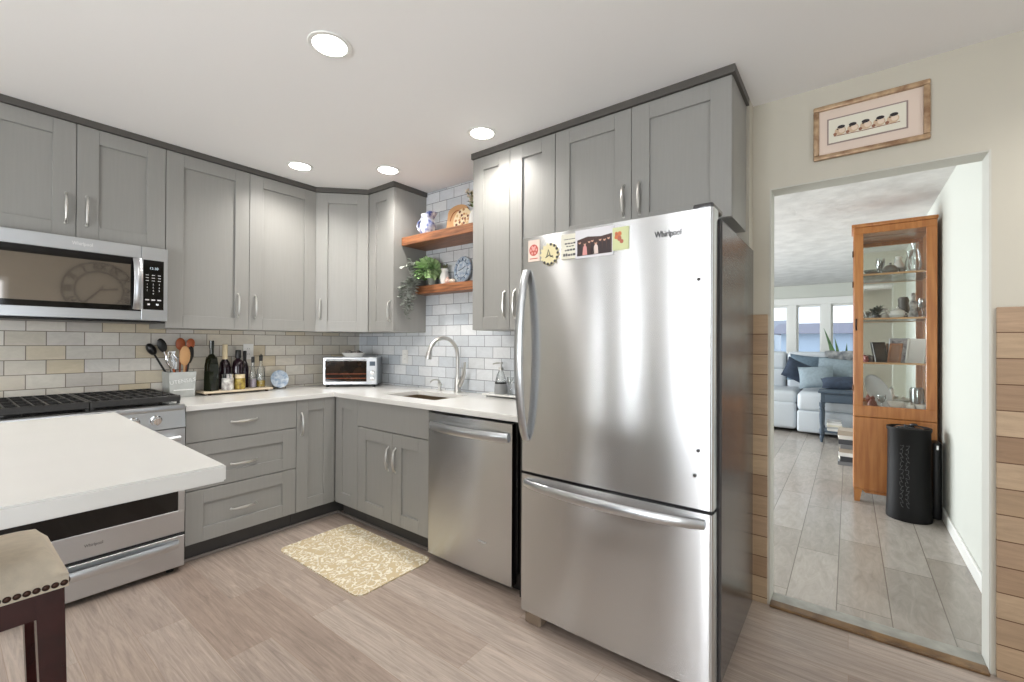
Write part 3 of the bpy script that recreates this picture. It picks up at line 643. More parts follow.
bm = bmesh.new(); box(bm, (X0+0.05, MY+0.002, 1.482), (0.672, MY+0.0038, 1.712), 0.0006); obj('window', bm, M['mwglass'], dr, label='dark reflective glass window')
bm = bmesh.new(); n = 14; pts = [(0.699, MY-0.004-0.032*math.sin(PI*i/n)**0.7, 1.462+(1.748-1.462)*i/n) for i in range(n+1)]
tube(bm, pts, 0.02, 10, up=(1, 0, 0), flat=(0.4, 1.0)); obj('handle', bm, M['steel2'], dr)
bm = bmesh.new(); box(bm, (0.7195, MY, Z0+0.012), (X1, MY+0.029, Z1), 0.002); obj('control_frame', bm, M['steel2'], r)
bm = bmesh.new(); box(bm, (0.727, MY-0.0018, 1.462), (0.822, MY-0.0002, 1.748), 0.0006)
cp = obj('control_panel', bm, M['blackgloss'], r)
bm = bmesh.new(); textbm(bm, '12:30', 0.019, TY(0.775, MY-0.0020, 1.700)); obj('display', bm, mat('lit_display', srgb(190, 205, 215), .5, emit=0.25), cp)
bm = bmesh.new()
for j, row in enumerate((('ab', 'ac', 'ae'), ('oo', 'oc', 'nn'), ('oo', 'ou', 'on'))):
    for i in range(3): box(bm, (0.745+i*0.028-0.007, MY-0.0022, 1.660-j*0.016), (0.745+i*0.028+0.007, MY-0.0018, 1.663-j*0.016))
for j in range(4):
    for i in range(3):
        s = str(j*3+i+1) if j < 3 else ('', '0', '')[i]
        if s: textbm(bm, s, 0.012, TY(0.745+i*0.028, MY-0.0020, 1.608-j*0.018))
for i in range(3): box(bm, (0.745+i*0.028-0.009, MY-0.0022, 1.515), (0.745+i*0.028+0.009, MY-0.0018, 1.522))
for i in range(2): box(bm, (0.752+i*0.04-0.006, MY-0.0022, 1.488), (0.752+i*0.04+0.006, MY-0.0018, 1.498))
obj('keypad', bm, M['textlight'], cp)
bm = bmesh.new(); textbm(bm, 'Whirlpool', 0.019, TY(0.475, MY-0.0008, 1.790, 1.4)); obj('logo', bm, mat('light_grey_print', srgb(236, 236, 236), .4), dr)

# ------------------------------------------------------------------ range
r = thing('range', 'stainless steel gas range with black grates between island and back wall', 'range', (0.475, 3.25, 0))
RX0, RX1, RY = 0.094, 0.858, 2.945
bm = bmesh.new(); box(bm, (RX0, RY+0.03, 0.03), (RX1, YW-0.0125, 0.90)); obj('body', bm, M['fridge_side'], r)
bm = bmesh.new(); box(bm, (RX0, RY+0.045, 0.9005), (RX1, YW-0.0125, 0.926), 0.004); box(bm, (RX0, RY+0.0, 0.901), (RX1, RY+0.05, 0.93), 0.006, 2); obj('cooktop', bm, M['steel2'], r)
bm = bmesh.new(); box(bm, (RX0+0.02, RY+0.06, 0.9262), (RX1-0.02, YW-0.03, 0.930)); obj('cooktop_surface', bm, M['blackgloss'], r)
bm = bmesh.new(); prism(bm, [(RY-0.005, 0.805), (RY+0.029, 0.805), (RY+0.029, 0.90), (RY+0.008, 0.90)], 'x', RX0, RX1); cpn = obj('control_panel', bm, M['steel2'], r)
for i in range(5):
    x = (0.224, 0.317, 0.475, 0.633, 0.726)[i]; bm = bmesh.new()
    kx = Matrix.Translation((x, RY+0.001, 0.857)) @ Matrix.Rotation(PI/2+0.13, 4, 'X')
    lathe(bm, [(0.027, 0), (0.027, 0.004), (0.021, 0.006), (0.019, 0.028), (0.017, 0.031), (0, 0.031)], seg=20, mx=kx)
    box(bm, (-0.004, -0.019, 0.031), (0.004, 0.019, 0.036), 0.001, mx=kx); obj('knob', bm, M['chrome'], r)
# continuous grates: three castings
for gi, (g0, g1) in enumerate(((RX0+0.008, 0.4745), (0.4765, RX1-0.008))):
    bm = bmesh.new(); ga, gb = RY+0.055, YW-0.045; zt = 0.977
    box(bm, (g0, ga-0.004, 0.944), (g1, ga+0.008, zt+0.001), 0.003)
    for x in (g0+0.006, g1-0.006): box(bm, (x-0.006, ga, 0.952), (x+0.006, gb, zt), 0.002)
    for y in (ga+0.007, gb-0.007, (ga+gb)/2): box(bm, (g0, y-0.007, 0.952), (g1, y+0.007, zt), 0.002)
    for i in range(1, 8): x = g0+(g1-g0)*i/8; box(bm, (x-0.004, ga+0.01, 0.962), (x+0.004, gb-0.01, zt), 0.0015)
    for y in (ga+0.14, gb-0.14): box(bm, (g0+0.01, y-0.004, 0.962), (g1-0.01, y+0.004, zt), 0.0015)
    for x in (g0+0.008, g1-0.008):
        for y in (ga+0.008, gb-0.008): box(bm, (x-0.006, y-0.006, 0.9305), (x+0.006, y+0.006, 0.953))
    obj('grate', bm, M['iron'], r)
for bx, by in ((0.215, 3.13), (0.215, 3.42), (0.475, 3.27), (0.735, 3.13), (0.735, 3.42)):
    bm = bmesh.new(); lathe(bm, [(0.045, 0), (0.045, 0.008), (0.034, 0.012), (0.034, 0.02), (0.03, 0.023), (0, 0.023)], (bx, by, 0.9303), 20); obj('burner', bm, M['iron'], r)
bm = bmesh.new(); box(bm, (RX0, RY, 0.222), (RX1, RY+0.029, 0.345), 0.002); box(bm, (RX0, RY, 0.665), (RX1, RY+0.029, 0.800), 0.002); box(bm, (RX0, RY, 0.345), (RX0+0.03, RY+0.029, 0.665)); box(bm, (RX1-0.03, RY, 0.345), (RX1, RY+0.029, 0.665))
od = obj('oven_door', bm, M['steel2'], r)
obj('window', B((RX0+0.03, RY+0.003, 0.345), (RX1-0.03, RY+0.028, 0.665)), M['blackgloss'], od, label='black glass oven window')
bm = bmesh.new(); tube(bm, [(RX0+0.035+(RX1-RX0-0.07)*i/10, RY-0.042-0.006*math.sin(PI*i/10), 0.752) for i in range(11)], 0.015, 12, flat=(1, 1))
for x in (RX0+0.06, RX1-0.06): box(bm, (x-0.012, RY-0.04, 0.742), (x+0.012, RY, 0.762), 0.003)
obj('handle', bm, M['steel2'], od)
bm = bmesh.new(); textbm(bm, 'Whirlpool', 0.0165, TY(0.485, RY-0.0008, 0.283, 1.3)); obj('logo', bm, M['text'], od)
bm = bmesh.new(); box(bm, (RX0, RY, 0.035), (RX1, RY+0.029, 0.204), 0.002); dw = obj('drawer', bm, M['steel2'], r)
bm = bmesh.new(); n = 12; tube(bm, [(RX0+0.03+(RX1-RX0-0.06)*i/n, RY-0.004-0.03*math.sin(PI*i/n)**0.6, 0.162) for i in range(n+1)], 0.024, 10, flat=(0.35, 1.0)); obj('handle', bm, M['steel2'], dw)
for x in (RX0+0.05, RX1-0.05):
    for y in (RY+0.06, YW-0.08):
        bm = bmesh.new(); lathe(bm, [(0.018, 0), (0.018, 0.006), (0.01, 0.008), (0.01, 0.0295), (0, 0.0295)], (x, y, 0), 12); obj('foot', bm, M['black'], r)

# ------------------------------------------------------------------ island
r = thing('island', 'white-topped island counter in the left foreground', 'island', (-0.5, 1.35, 0))
bm = bmesh.new()
prism(bm, [(-1.6, 0.885), (0.320, 0.885), (0.345, 1.805), (-1.6, 1.805)], 'z', 1.031, 1.061); bmesh.ops.bevel(bm, geom=bm.edges[:], offset=0.003, segments=2, affect='EDGES')
obj('countertop', bm, M['quartz'], r)
bm = bmesh.new(); box(bm, (-1.55, 0.95, 0.10), (-0.32, 1.75, 1.0305)); obj('body', bm, M['cab'], r)
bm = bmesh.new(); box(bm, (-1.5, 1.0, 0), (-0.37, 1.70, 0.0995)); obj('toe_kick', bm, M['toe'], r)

# bar stool
r = thing('bar_stool', 'dark wood bar stool with cream nailhead seat tucked under the island', 'stool', (0.0, 1.64, 0))
sxa, sxb, sya, syb = -0.25, 0.2, 1.475, 1.80
bm = bmesh.new(); nx, ny = 16, 12; top = {}
for i in range(nx+1):
    for j in range(ny+1):
        u = i/nx*2-1; v = j/ny*2-1
        z = 0.728+0.045*max(0, 1-abs(u)**9)**0.45*max(0, 1-abs(v)**7)**0.5+0.010*u*u*(1-abs(v)**4)*(1 if abs(u) < 1 else 0)
        top[(i, j)] = bm.verts.new((sxa+(sxb-sxa)*i/nx, sya+(syb-sya)*j/ny, z))
for i in range(nx):
    for j in range(ny): bm.faces.new((top[(i, j)], top[(i+1, j)], top[(i+1, j+1)], top[(i, j+1)]))
loop = [top[(i, 0)] for i in range(nx)]+[top[(nx, j)] for j in range(ny)]+[top[(i, ny)] for i in range(nx, 0, -1)]+[top[(0, j)] for j in range(ny, 0, -1)]
low = [bm.verts.new((v.co.x, v.co.y, 0.698)) for v in loop]; L_ = len(loop)
for i in range(L_): bm.faces.new((loop[i], loop[(i+1) % L_], low[(i+1) % L_], low[i]))
bm.faces.new(low)
seat = obj('seat_cushion', bm, M['linen'], r, smooth=60)
bm = bmesh.new()
k = 0
for i in range(30):
    x = sxa+0.008+(sxb-sxa-0.016)*i/29
    for y in (sya-0.001, syb+0.001): ball(bm, (x, y, 0.709), 0.007, (1, 0.5, 1), 10, 6)
for i in range(21):
    y = sya+0.012+(syb-sya-0.024)*i/20
    for x in (sxa-0.001, sxb+0.001): ball(bm, (x, y, 0.709), 0.007, (0.5, 1, 1), 10, 6)
ob = obj('nailheads', bm, M['bronze'], seat); ob['kind'] = 'stuff'
bm = bmesh.new(); box(bm, (sxa+0.012, sya+0.012, 0.637), (sxb-0.012, sya+0.034, 0.6975)); box(bm, (sxa+0.012, syb-0.034, 0.637), (sxb-0.012, syb-0.012, 0.6975)); box(bm, (sxa+0.012, sya+0.034, 0.637), (sxa+0.034, syb-0.034, 0.6975)); box(bm, (sxb-0.034, sya+0.034, 0.637), (sxb-0.012, syb-0.034, 0.6975)); obj('apron', bm, M['darkwood'], r)
for (x, sx_) in ((sxa+0.035, -1), (sxb-0.03, 1)):
    for (y, sy_) in ((sya+0.034, -1), (syb-0.034, 1)):
        bm = bmesh.new(); a = 0.024
        top_ = [(x-a, y-a), (x+a, y-a), (x+a, y+a), (x-a, y+a)]; k = 0.02; c2 = 0.018
        V = [bm.verts.new((px, py, 0.697)) for px, py in top_]+[bm.verts.new((x+sx_*k+dx*c2, y+sy_*k+dy*c2, 0)) for dx, dy in ((-1, -1), (1, -1), (1, 1), (-1, 1))]
        bm.faces.new(V[:4]); bm.faces.new(V[4:][::-1])
        for i in range(4): bm.faces.new((V[i], V[(i+1) % 4], V[4+(i+1) % 4], V[4+i]))
        obj('leg', bm, M['darkwood'], r, smooth=0)
for y in (sya+0.025, syb-0.025):
    obj('stretcher', B((sxa+0.05, y-0.012, 0.20), (sxb-0.045, y+0.012, 0.235), 0.002), M['darkwood'], r)
for x in (sxa+0.028, sxb-0.022):
    obj('stretcher', B((x-0.012, sya+0.05, 0.26), (x+0.012, syb-0.05, 0.295), 0.002), M['darkwood'], r)

# kitchen mat
bm = bmesh.new(); rx0, rx1, ry0, ry1, rc = 1.295, 1.79, 1.945, 2.79, 0.05; pr = []
for cx, cy, a0 in ((rx1-rc, ry1-rc, 0), (rx0+rc, ry1-rc, 1), (rx0+rc, ry0+rc, 2), (rx1-rc, ry0+rc, 3)):
    for i in range(7): a = PI/2*(a0+i/6); pr.append((cx+rc*math.cos(a), cy+rc*math.sin(a)))
prism(bm, pr, 'z', 0.0004, 0.007)
tag(obj('kitchen_mat', bm, M['rug']), 'cream and tan scroll patterned mat on the floor in front of the sink', 'mat')

# ------------------------------------------------------------------ recessed lights
r0 = None
spots = [(0.963, 1.665, 'round recessed ceiling light, the large one nearest the camera'), (1.894, 1.667, 'round recessed ceiling light closest to the refrigerator cabinets'),
         (1.509, 2.974, 'round recessed ceiling light in front of the wide wall cabinet left of the corner'), (1.911, 2.549, 'round recessed ceiling light in front of the wooden shelves and corner cabinet')]
for i, (x, y, lab) in enumerate(spots):
    if i == 0:
        r0 = thing('recessed_light', lab, 'ceiling light', (x, y, ZC), 'recessed lights in the kitchen ceiling')
        bm = bmesh.new(); lathe(bm, [(0.066, 0), (0.082, 0.0), (0.084, 0.004), (0.080, 0.0055), (0.066, 0.0055), (0.066, 0)], (x, y, ZC-0.006), 32, cap=False)
        obj('trim_ring', bm, M['trim'], r0)
        bm = bmesh.new(); lathe(bm, [(0.0, 0.0), (0.0655, 0.0), (0.0655, 0.003), (0, 0.003)], (x, y, ZC-0.0045), 32); obj('lens', bm, M['emit'], r0)
        rr = r0
    else: rr = dup(r0, (x, y, ZC), lab)
    l = bpy.data.lights.new('downlight', 'SPOT'); l.energy = 27; l.spot_size = math.radians(150); l.spot_blend = 0.9; l.shadow_soft_size = 0.06; l.color = (1, 0.96, 0.91)
    lo = bpy.data.objects.new('downlight', l); COL.objects.link(lo); lo.location = (x, y, ZC-0.02)
for (x, y) in ((-0.6, 1.665), (1.9, -0.9)):   # added fittings out of view, put in to brighten the room
    rr = dup(r0, (x, y, ZC), 'added round recessed ceiling light out of view, put in for extra light')
    l = bpy.data.lights.new('downlight', 'SPOT'); l.energy = 27; l.spot_size = math.radians(150); l.spot_blend = 0.9; l.shadow_soft_size = 0.06; l.color = (1, 0.96, 0.91)
    lo = bpy.data.objects.new('downlight', l); COL.objects.link(lo); lo.location = (x, y, ZC-0.02)

# ------------------------------------------------------------------ framed picture above the doorway
r = thing('framed_picture', 'long gilt framed picture of small round birds hung above the doorway', 'picture', (XD0, -0.0675, 2.14))
pw0, pw1, pz0, pz1 = -0.268, 0.133, 2.135, 2.382; xf = XD0-0.0006
bm = bmesh.new(); fw = 0.022
for (a, b, c, d) in ((pw0, pw1, pz0, pz0+fw), (pw0, pw1, pz1-fw, pz1), (pw0, pw0+fw, pz0+fw, pz1-fw), (pw1-fw, pw1, pz0+fw, pz1-fw)): box(bm, (xf-0.022, a, c), (xf, b, d), 0.005, 2)
obj('frame', bm, M['gold'], r)
obj('mat_board', B((xf-0.008, pw0+fw-0.002, pz0+fw-0.002), (xf-0.003, pw1-fw+0.002, pz1-fw+0.002)), M['mat_pink'], r)
# inner picture sits parallel to the frame
iy0, iy1, iz0, iz1 = pw0+0.075, pw1-0.058, pz0+0.07, pz1-0.07
obj('mat_line', B((xf-0.0095, iy0-0.006, iz0-0.006), (xf-0.0085, iy1+0.006, iz1+0.006)), M['mat_line'], r)
pp = obj('print', B((xf-0.011, iy0, iz0), (xf-0.0098, iy1, iz1)), M['paper'], r)
bm = bmesh.new(); cy_ = (iy0+iy1)/2; cz_ = (iz0+iz1)/2-0.006; dxy = (iy1-iy0)/5.9; xq = xf-0.0112
for i in range(5):
    y = cy_+(2-i)*dxy; s = dxy*0.5
    disc(bm, xq, y, cz_, s*0.92, s*0.8, 0.0006, 20, 0)
    disc(bm, xq-0.0006, y-s*0.25, cz_+s*0.05, s*0.5, s*0.5, 0.0005, 16, 1)
    h = -1 if i in (0, 3, 4) else 0.3
    disc(bm, xq-0.0006, y+s*0.15*h, cz_+s*0.78, s*0.62, s*0.34, 0.0006, 16, 2)
    disc(bm, xq-0.0012, y+s*0.45, cz_+s*0.4, s*0.14, s*0.14, 0.0004, 10, 2)
    disc(bm, xq-0.0006, y+s*0.85, cz_-s*0.5, s*0.3, s*0.3, 0.0004, 12, 3)
tube(bm, [(xq, iy1-0.02, cz_-dxy*0.42), (xq, cy_, cz_-dxy*0.46), (xq, iy0+0.02, cz_-dxy*0.40)], 0.0016, 6, mi=3)
obj('birds', bm, [mat('bird_buff', srgb(206, 180, 152), .8), mat('bird_pale', srgb(226, 208, 188), .8), mat('bird_black', srgb(50, 44, 46), .8), mat('bird_brown', srgb(150, 104, 82), .8)], pp)
# wall clock on the rear wall, mirrored in the microwave window
r = thing('wall_clock', 'large round open metal wall clock with Roman numerals, mirrored in the microwave window', 'clock', (1.49, -2.395, 1.6))
mc = Matrix.Translation((1.49, -2.396, 2.03)) @ Matrix.Rotation(PI, 4, 'Z') @ Matrix.Rotation(PI/2, 4, 'X')
bm = bmesh.new()
for rad in (0.40, 0.27): tube(bm, [mc @ Vector((rad*math.cos(2*PI*i/48), rad*math.sin(2*PI*i/48), 0.02)) for i in range(49)], 0.008, 6)
obj('rim', bm, M['iron'], r)
for i, s in enumerate(('XII', 'I', 'II', 'III', 'IV', 'V', 'VI', 'VII', 'VIII', 'IX', 'X', 'XI')):
    a = PI/2-i*PI/6; bm = bmesh.new(); textbm(bm, s, 0.13, mc @ Matrix.Translation((0.335*math.cos(a), 0.335*math.sin(a), 0.02)) @ Matrix.Rotation(a-PI/2, 4, 'Z'), depth=0.004); obj('numeral', bm, M['iron'], r)
bm = bmesh.new(); tube(bm, [mc @ Vector((-0.05, 0.08, 0.03)), mc @ Vector((0.0, 0.0, 0.03)), mc @ Vector((0.17, -0.2, 0.03))], [0.004, 0.008, 0.012], 6); tube(bm, [mc @ Vector((0, 0, 0.03)), mc @ Vector((-0.2, 0.03, 0.03))], [0.008, 0.01], 6); obj('hands', bm, M['iron'], r)

# ------------------------------------------------------------------ shelves
CT = 0.9153
yr, yl = 1.907, 2.698
tag(obj('floating_shelf', B((2.150, yr, 2.012), (XW-0.0125, yl, 2.074), 0.003), M['shelfwood']), 'upper thick brown wood shelf holding the pitcher and cutting board', 'shelf')
tag(obj('floating_shelf', B((2.287, yr, 1.655), (XW-0.0125, yl, 1.718), 0.003), M['shelfwood']), 'lower shallow brown wood shelf holding the potted plant and blue clock', 'shelf')
U, Lo = 2.0743, 1.7183
# pitcher
r = thing('pitcher', 'blue and white pottery pitcher on the upper wooden shelf', 'pitcher', (2.27, 2.54, U))
bm = bmesh.new(); lathe(bm, [(0, 0), (0.040, 0), (0.042, 0.006), (0.055, 0.03), (0.066, 0.065), (0.062, 0.10), (0.048, 0.125), (0.044, 0.14), (0.054, 0.172), (0.050, 0.172), (0.040, 0.14), (0, 0.12)], (2.27, 2.54, U), 28)
for v in bm.verts:
    if v.co.z > U+0.15 and v.co.y < 2.51: v.co.y -= 0.028; v.co.z += 0.012
obj('body', bm, M['bluewhite'], r)
bm = bmesh.new(); tube(bm, [(2.27-0.012, 2.54+0.044+0.016*i/10+math.sin(PI*i/10)*0.052, U+0.158-0.11*i/10) for i in range(11)], 0.0075, 8, up=(1, 0, 0)); obj('handle', bm, M['bluewhite'], r)
tag(obj('stone_ball', (lambda bm: (ball(bm, (2.33, 2.425, U+0.028), 0.03, (1, 1, 0.93)), bm)[1])(bmesh.new()), mat('dark_grey_stone', srgb(96, 98, 100), 0.6)), 'small dark grey round ornament on the upper shelf beside the pitcher', 'ornament')
# arched cutting board leaning
r = thing('cutting_board', 'light wooden arched board leaning on the tiles on the upper shelf', 'board', (2.37, 2.32, U))
bm = bmesh.new(); pr = [(-0.10, 0), (0.10, 0), (0.10, 0.19)]+[(0.10*math.cos(a), 0.19+0.05*math.sin(a)) for a in [PI*i/12 for i in range(1, 12)]]+[(-0.10, 0.19)]
mt = Matrix.Translation((2.346, 2.33, U+0.003)) @ Matrix.Rotation(math.radians(9), 4, 'Y')
prism(bm, pr, 'x', 0, 0.014, mx=mt); obj('board', bm, M['woodlight'], r)
bm = bmesh.new(); tube(bm, [mt @ Vector((-0.001, 0.065*math.cos(a)*1, 0.12+0.075*math.sin(a))) for a in [PI*i/10 for i in range(11)]], 0.003, 6); obj('carved_arch', bm, M['woodred'], r)
# spiral mosaic plate
r = thing('mosaic_plate', 'round brown and cream spiral patterned plate standing on the upper shelf', 'plate', (2.30, 2.20, U))
mt = Matrix.Translation((2.305, 2.20, U+0.086)) @ Matrix.Rotation(math.radians(-80), 4, 'Y')
bm = bmesh.new(); lathe(bm, [(0, 0), (0.05, 0), (0.085, 0.012), (0.085, 0.016), (0.05, 0.005), (0, 0.005)], seg=32, mx=mt); obj('plate', bm, mat('cream_stoneware', srgb(222, 200, 160), .5), r)
bm = bmesh.new()
for i in range(26):
    a = i*0.52; q = 0.076-0.0026*i
    for v in lathe(bm, [(0, 0), (0.0115-0.0001*i, 0), (0.009, 0.004), (0, 0.005)], seg=8, mi=i % 3): v.co = mt @ (v.co+Vector((q*math.cos(a), q*math.sin(a), 0.0045+max(0, (q-0.05)*0.34))))
ob = obj('spiral_tesserae', bm, [mat('tan_tile', srgb(184, 130, 84), .5), mat('brown_tile', srgb(112, 62, 40), .5), mat('sand_tile', srgb(214, 180, 130), .5)], r)
# dried flowers, behind the edge of the tall cabinet
def bouquet(name, label, cat, base, n, h, spread, fl, lf, vase):
    r = thing(name, label, cat, base); rnd = random.Random(n)
    bm = bmesh.new(); lathe(bm, vase, base, 20); obj('vase', bm, M['white'], r)
    bs = bmesh.new(); bf = bmesh.new(); bl = bmesh.new(); vt = vase[-1][1] if len(vase[-1]) else 0.1
    for i in range(n):
        a = rnd.uniform(0, 2*PI); q = spread*rnd.uniform(.1, 1); top = Vector((base[0]+q*0.55*math.cos(a), base[1]+q*math.sin(a), base[2]+h*rnd.uniform(.6, 1)))
        mid = Vector((base[0], base[1], base[2]+vase_h*0.9)); tube(bs, [mid, (mid+top)/2+Vector((0, 0, 0.01)), top], 0.0012, 5)
        for k in range(7): d = Vector((rnd.uniform(-1, 1), rnd.uniform(-1, 1), rnd.uniform(-.4, 1))); leafq(bf, top, d, 0.018, 0.024)
        for k in range(3): d = Vector((rnd.uniform(-1, 1), rnd.uniform(-1, 1), rnd.uniform(-.2, .8))); leafq(bl, mid.lerp(top, rnd.uniform(.4, .9)), d, 0.016, 0.035)
    obj('stems', bs, M['green'], r); o = obj('flowers', bf, fl, r, smooth=0); o['kind'] = 'stuff'; o = obj('leaves', bl, lf, r, smooth=0); o['kind'] = 'stuff'
    return r
vase_h = 0.12
bouquet('flower_vase', 'white vase of cream flowers and dark leaves at the right end of the upper shelf', 'flowers', (2.27, 2.058, U), 22, 0.27, 0.085, mat('cream_petals', srgb(228, 216, 196), .7), mat('olive_leaves', srgb(96, 96, 62), .6), [(0, 0), (0.03, 0), (0.045, 0.04), (0.04, 0.09), (0.028, 0.12), (0.022, 0.12), (0, 0.1)])
# lower shelf : plant
r = thing('potted_plant', 'bright green leafy plant in a pot on the lower wooden shelf', 'plant', (2.335, 2.56, Lo))
bm = bmesh.new(); lathe(bm, [(0, 0), (0.028, 0), (0.040, 0.07), (0.043, 0.07), (0.043, 0.08), (0.036, 0.08), (0.034, 0.065), (0, 0.065)], (2.335, 2.56, Lo), 20); obj('pot', bm, mat('grey_stone_pot', srgb(146, 148, 140), .6), r)
rnd = random.Random(11); bm = bmesh.new()
for i in range(330):
    th = rnd.uniform(0, 2*PI); ph = rnd.uniform(-0.5, 1.4); q = rnd.uniform(0.35, 1)
    d = Vector((math.cos(th)*math.cos(ph), math.sin(th)*math.cos(ph), math.sin(ph)))
    p = Vector((2.300, 2.57, Lo+0.10))+Vector((d.x*0.085*q, d.y*0.10*q, d.z*0.09*q))
    if p.x > 2.375 or p.z < Lo+0.004 or p.y < 2.495 or p.y > 2.64: continue
    d2 = Vector((min(d.x, (2.39-p.x)*10), max(d.y, (2.49-p.y)*12), d.z)); leafq(bm, p, d2+Vector((0, 0, -.35)), 0.038, 0.040, n=d)
o = obj('foliage', bm, M['green'], r, smooth=0); o['kind'] = 'stuff'
# trailing eucalyptus
r = thing('eucalyptus_garland', 'grey green silver dollar eucalyptus trailing down beside the cabinet from the lower shelf', 'garland', (2.25, 2.66, 1.46))
bs = bmesh.new(); bl = bmesh.new(); rnd = random.Random(4)
strands = []
for k in range(6):
    x0 = 2.29-0.012*k; y0 = 2.62+0.012*(k % 3); Lk = [0.12, 0.18, 0.26, 0.20, 0.16, 0.10][k]
    P = [Vector((x0-0.01, y0+0.025, Lo+0.03)), Vector((x0-0.035, y0+0.03, Lo+0.05)), Vector((x0-0.055-0.012*k, y0+0.016, Lo-0.01)), Vector((x0-0.07-0.010*k, y0+0.018, Lo-Lk*0.6)), Vector((x0-0.075-0.010*k, y0+0.014, Lo-Lk))]
    strands.append(P)
for k in range(3):
    x0 = 2.27-0.03*k; strands.append([Vector((x0, 2.63, Lo+0.04)), Vector((x0-0.04, 2.645, Lo+0.12)), Vector((x0-0.07-0.01*k, 2.65, Lo+0.19-0.03*k))])
for P in strands:
    for j in range(len(P)): P[j].y = min(P[j].y, 2.672)
    tube(bs, P, 0.0018, 5)
    for j in range(len(P)-1):
        for q in range(7):
            p = P[j].lerp(P[j+1], q/7+rnd.uniform(0, .08)); d = Vector((rnd.uniform(-1, 1), rnd.uniform(-1, .25), rnd.uniform(-.6, .4)))
            if p.y+d.normalized().y*0.04 > 2.695: d.y = -abs(d.y)
            leafq(bl, p, d, 0.036, 0.036)
obj('stems', bs, M['ivy'], r); o = obj('leaves', bl, M['ivy'], r, smooth=0); o['kind'] = 'stuff'
# small white vase
vase_h = 0.11
bm = bmesh.new(); lathe(bm, [(0, 0), (0.026, 0), (0.036, 0.03), (0.038, 0.06), (0.028, 0.09), (0.024, 0.10), (0.031, 0.118), (0.027, 0.118), (0.018, 0.098), (0, 0.07)], (2.345, 2.43, Lo), 24)
r = thing('small_vase', 'small white vase with a dry green sprig on the lower shelf, right of the plant', 'vase', (2.345, 2.43, Lo)); obj('body', bm, M['white'], r)
bm = bmesh.new(); rnd = random.Random(8)
for i in range(24): leafq(bm, (2.345+rnd.uniform(-.012, .012), 2.43+rnd.uniform(-.02, .02), Lo+rnd.uniform(.118, .14)), (rnd.uniform(-.6, .4), rnd.uniform(-1, 1), rnd.uniform(.0, 1)), 0.010, 0.030)
o = obj('sprig', bm, mat('olive_sprig', srgb(112, 114, 84), .6), r, smooth=0); o['kind'] = 'stuff'
bm = bmesh.new(); ball(bm, (2.32, 2.375, Lo+0.02), 0.022, (0.9, 1, 0.9)); ball(bm, (2.32, 2.375, Lo+0.042), 0.012); tag(obj('shell_ornament', bm, mat('pink_shell', srgb(226, 192, 178), .5)), 'small pink and cream shell ornament on the lower shelf, beside the white vase', 'ornament')
bm = bmesh.new(); ball(bm, (2.312, 2.32, Lo+0.016), 0.024, (0.8, 1.2, 0.66)); tag(obj('shell_ornament', bm, mat('pale_shell', srgb(228, 210, 192), .5)), 'flat pale shell ornament on the lower shelf, just in front of the blue clock', 'ornament')
# blue oval clock
r = thing('shelf_clock', 'oval blue patterned clock standing on the lower wooden shelf', 'clock', (2.36, 2.265, Lo))
mt = Matrix.Translation((2.362, 2.265, Lo+0.102)) @ Matrix.Rotation(math.radians(-84), 4, 'Y')
bm = bmesh.new(); lathe(bm, [(0, -0.014), (0.094, -0.014), (0.10, -0.006), (0.096, 0.004), (0, 0.006)], seg=36, mx=mt, sy=0.86); obj('plate', bm, M['blueplate'], r)
bm = bmesh.new(); tube(bm, [mt @ Vector((0.064*math.cos(2*PI*i/32), 0.055*math.sin(2*PI*i/32), 0.0065)) for i in range(33)], 0.0015, 5)
for i in range(12): a = PI*i/6; tube(bm, [mt @ Vector((q*math.cos(a), q*0.86*math.sin(a), 0.0068)) for q in (0.068, 0.082)], 0.003, 5)
obj('numerals', bm, mat('slate_blue_print', srgb(66, 84, 112), .5), r)
bm = bmesh.new(); tube(bm, [mt @ Vector(q) for q in ((0, 0, 0.008), (0.02, -0.036, 0.008))], 0.002, 5); tube(bm, [mt @ Vector(q) for q in ((0, 0, 0.0085), (-0.01, 0.03, 0.0085))], 0.0025, 5); obj('hands', bm, M['text'], r)

# ------------------------------------------------------------------ worktop items, left run
# utensil crock
cx, cy = 0.990, 3.525
r = thing('utensil_crock', 'whitewashed square metal crock with lettering, holding the cooking utensils beside the range', 'utensil holder', (cx, cy, CT))
bm = bmesh.new(); w = 0.068; wt = 0.074; h = 0.165
def ring(a, z): return [bm.verts.new((cx+i*a, cy+j*a, CT+z)) for i, j in ((-1, -1), (1, -1), (1, 1), (-1, 1))]
R_ = [ring(w, 0), ring(wt, h), ring(wt-0.004, h), ring(w-0.004, 0.004)]
for A_, B_ in zip(R_, R_[1:]):
    for i in range(4): bm.faces.new((A_[i], A_[(i+1) % 4], B_[(i+1) % 4], B_[i]))
bm.faces.new(R_[0][::-1]); bm.faces.new(R_[-1]); obj('body', bm, M['galv'], r)
bm = bmesh.new(); textbm(bm, 'UTENSILS', 0.034, TY(cx, cy-0.0748, CT+0.105) @ Matrix.Rotation(math.radians(7), 4, 'Z')); box(bm, (cx-0.05, cy-0.0745, CT+0.045), (cx+0.06, cy-0.0715, CT+0.052)); obj('lettering', bm, mat('white_paint_mark', srgb(238, 240, 238), .5), r)
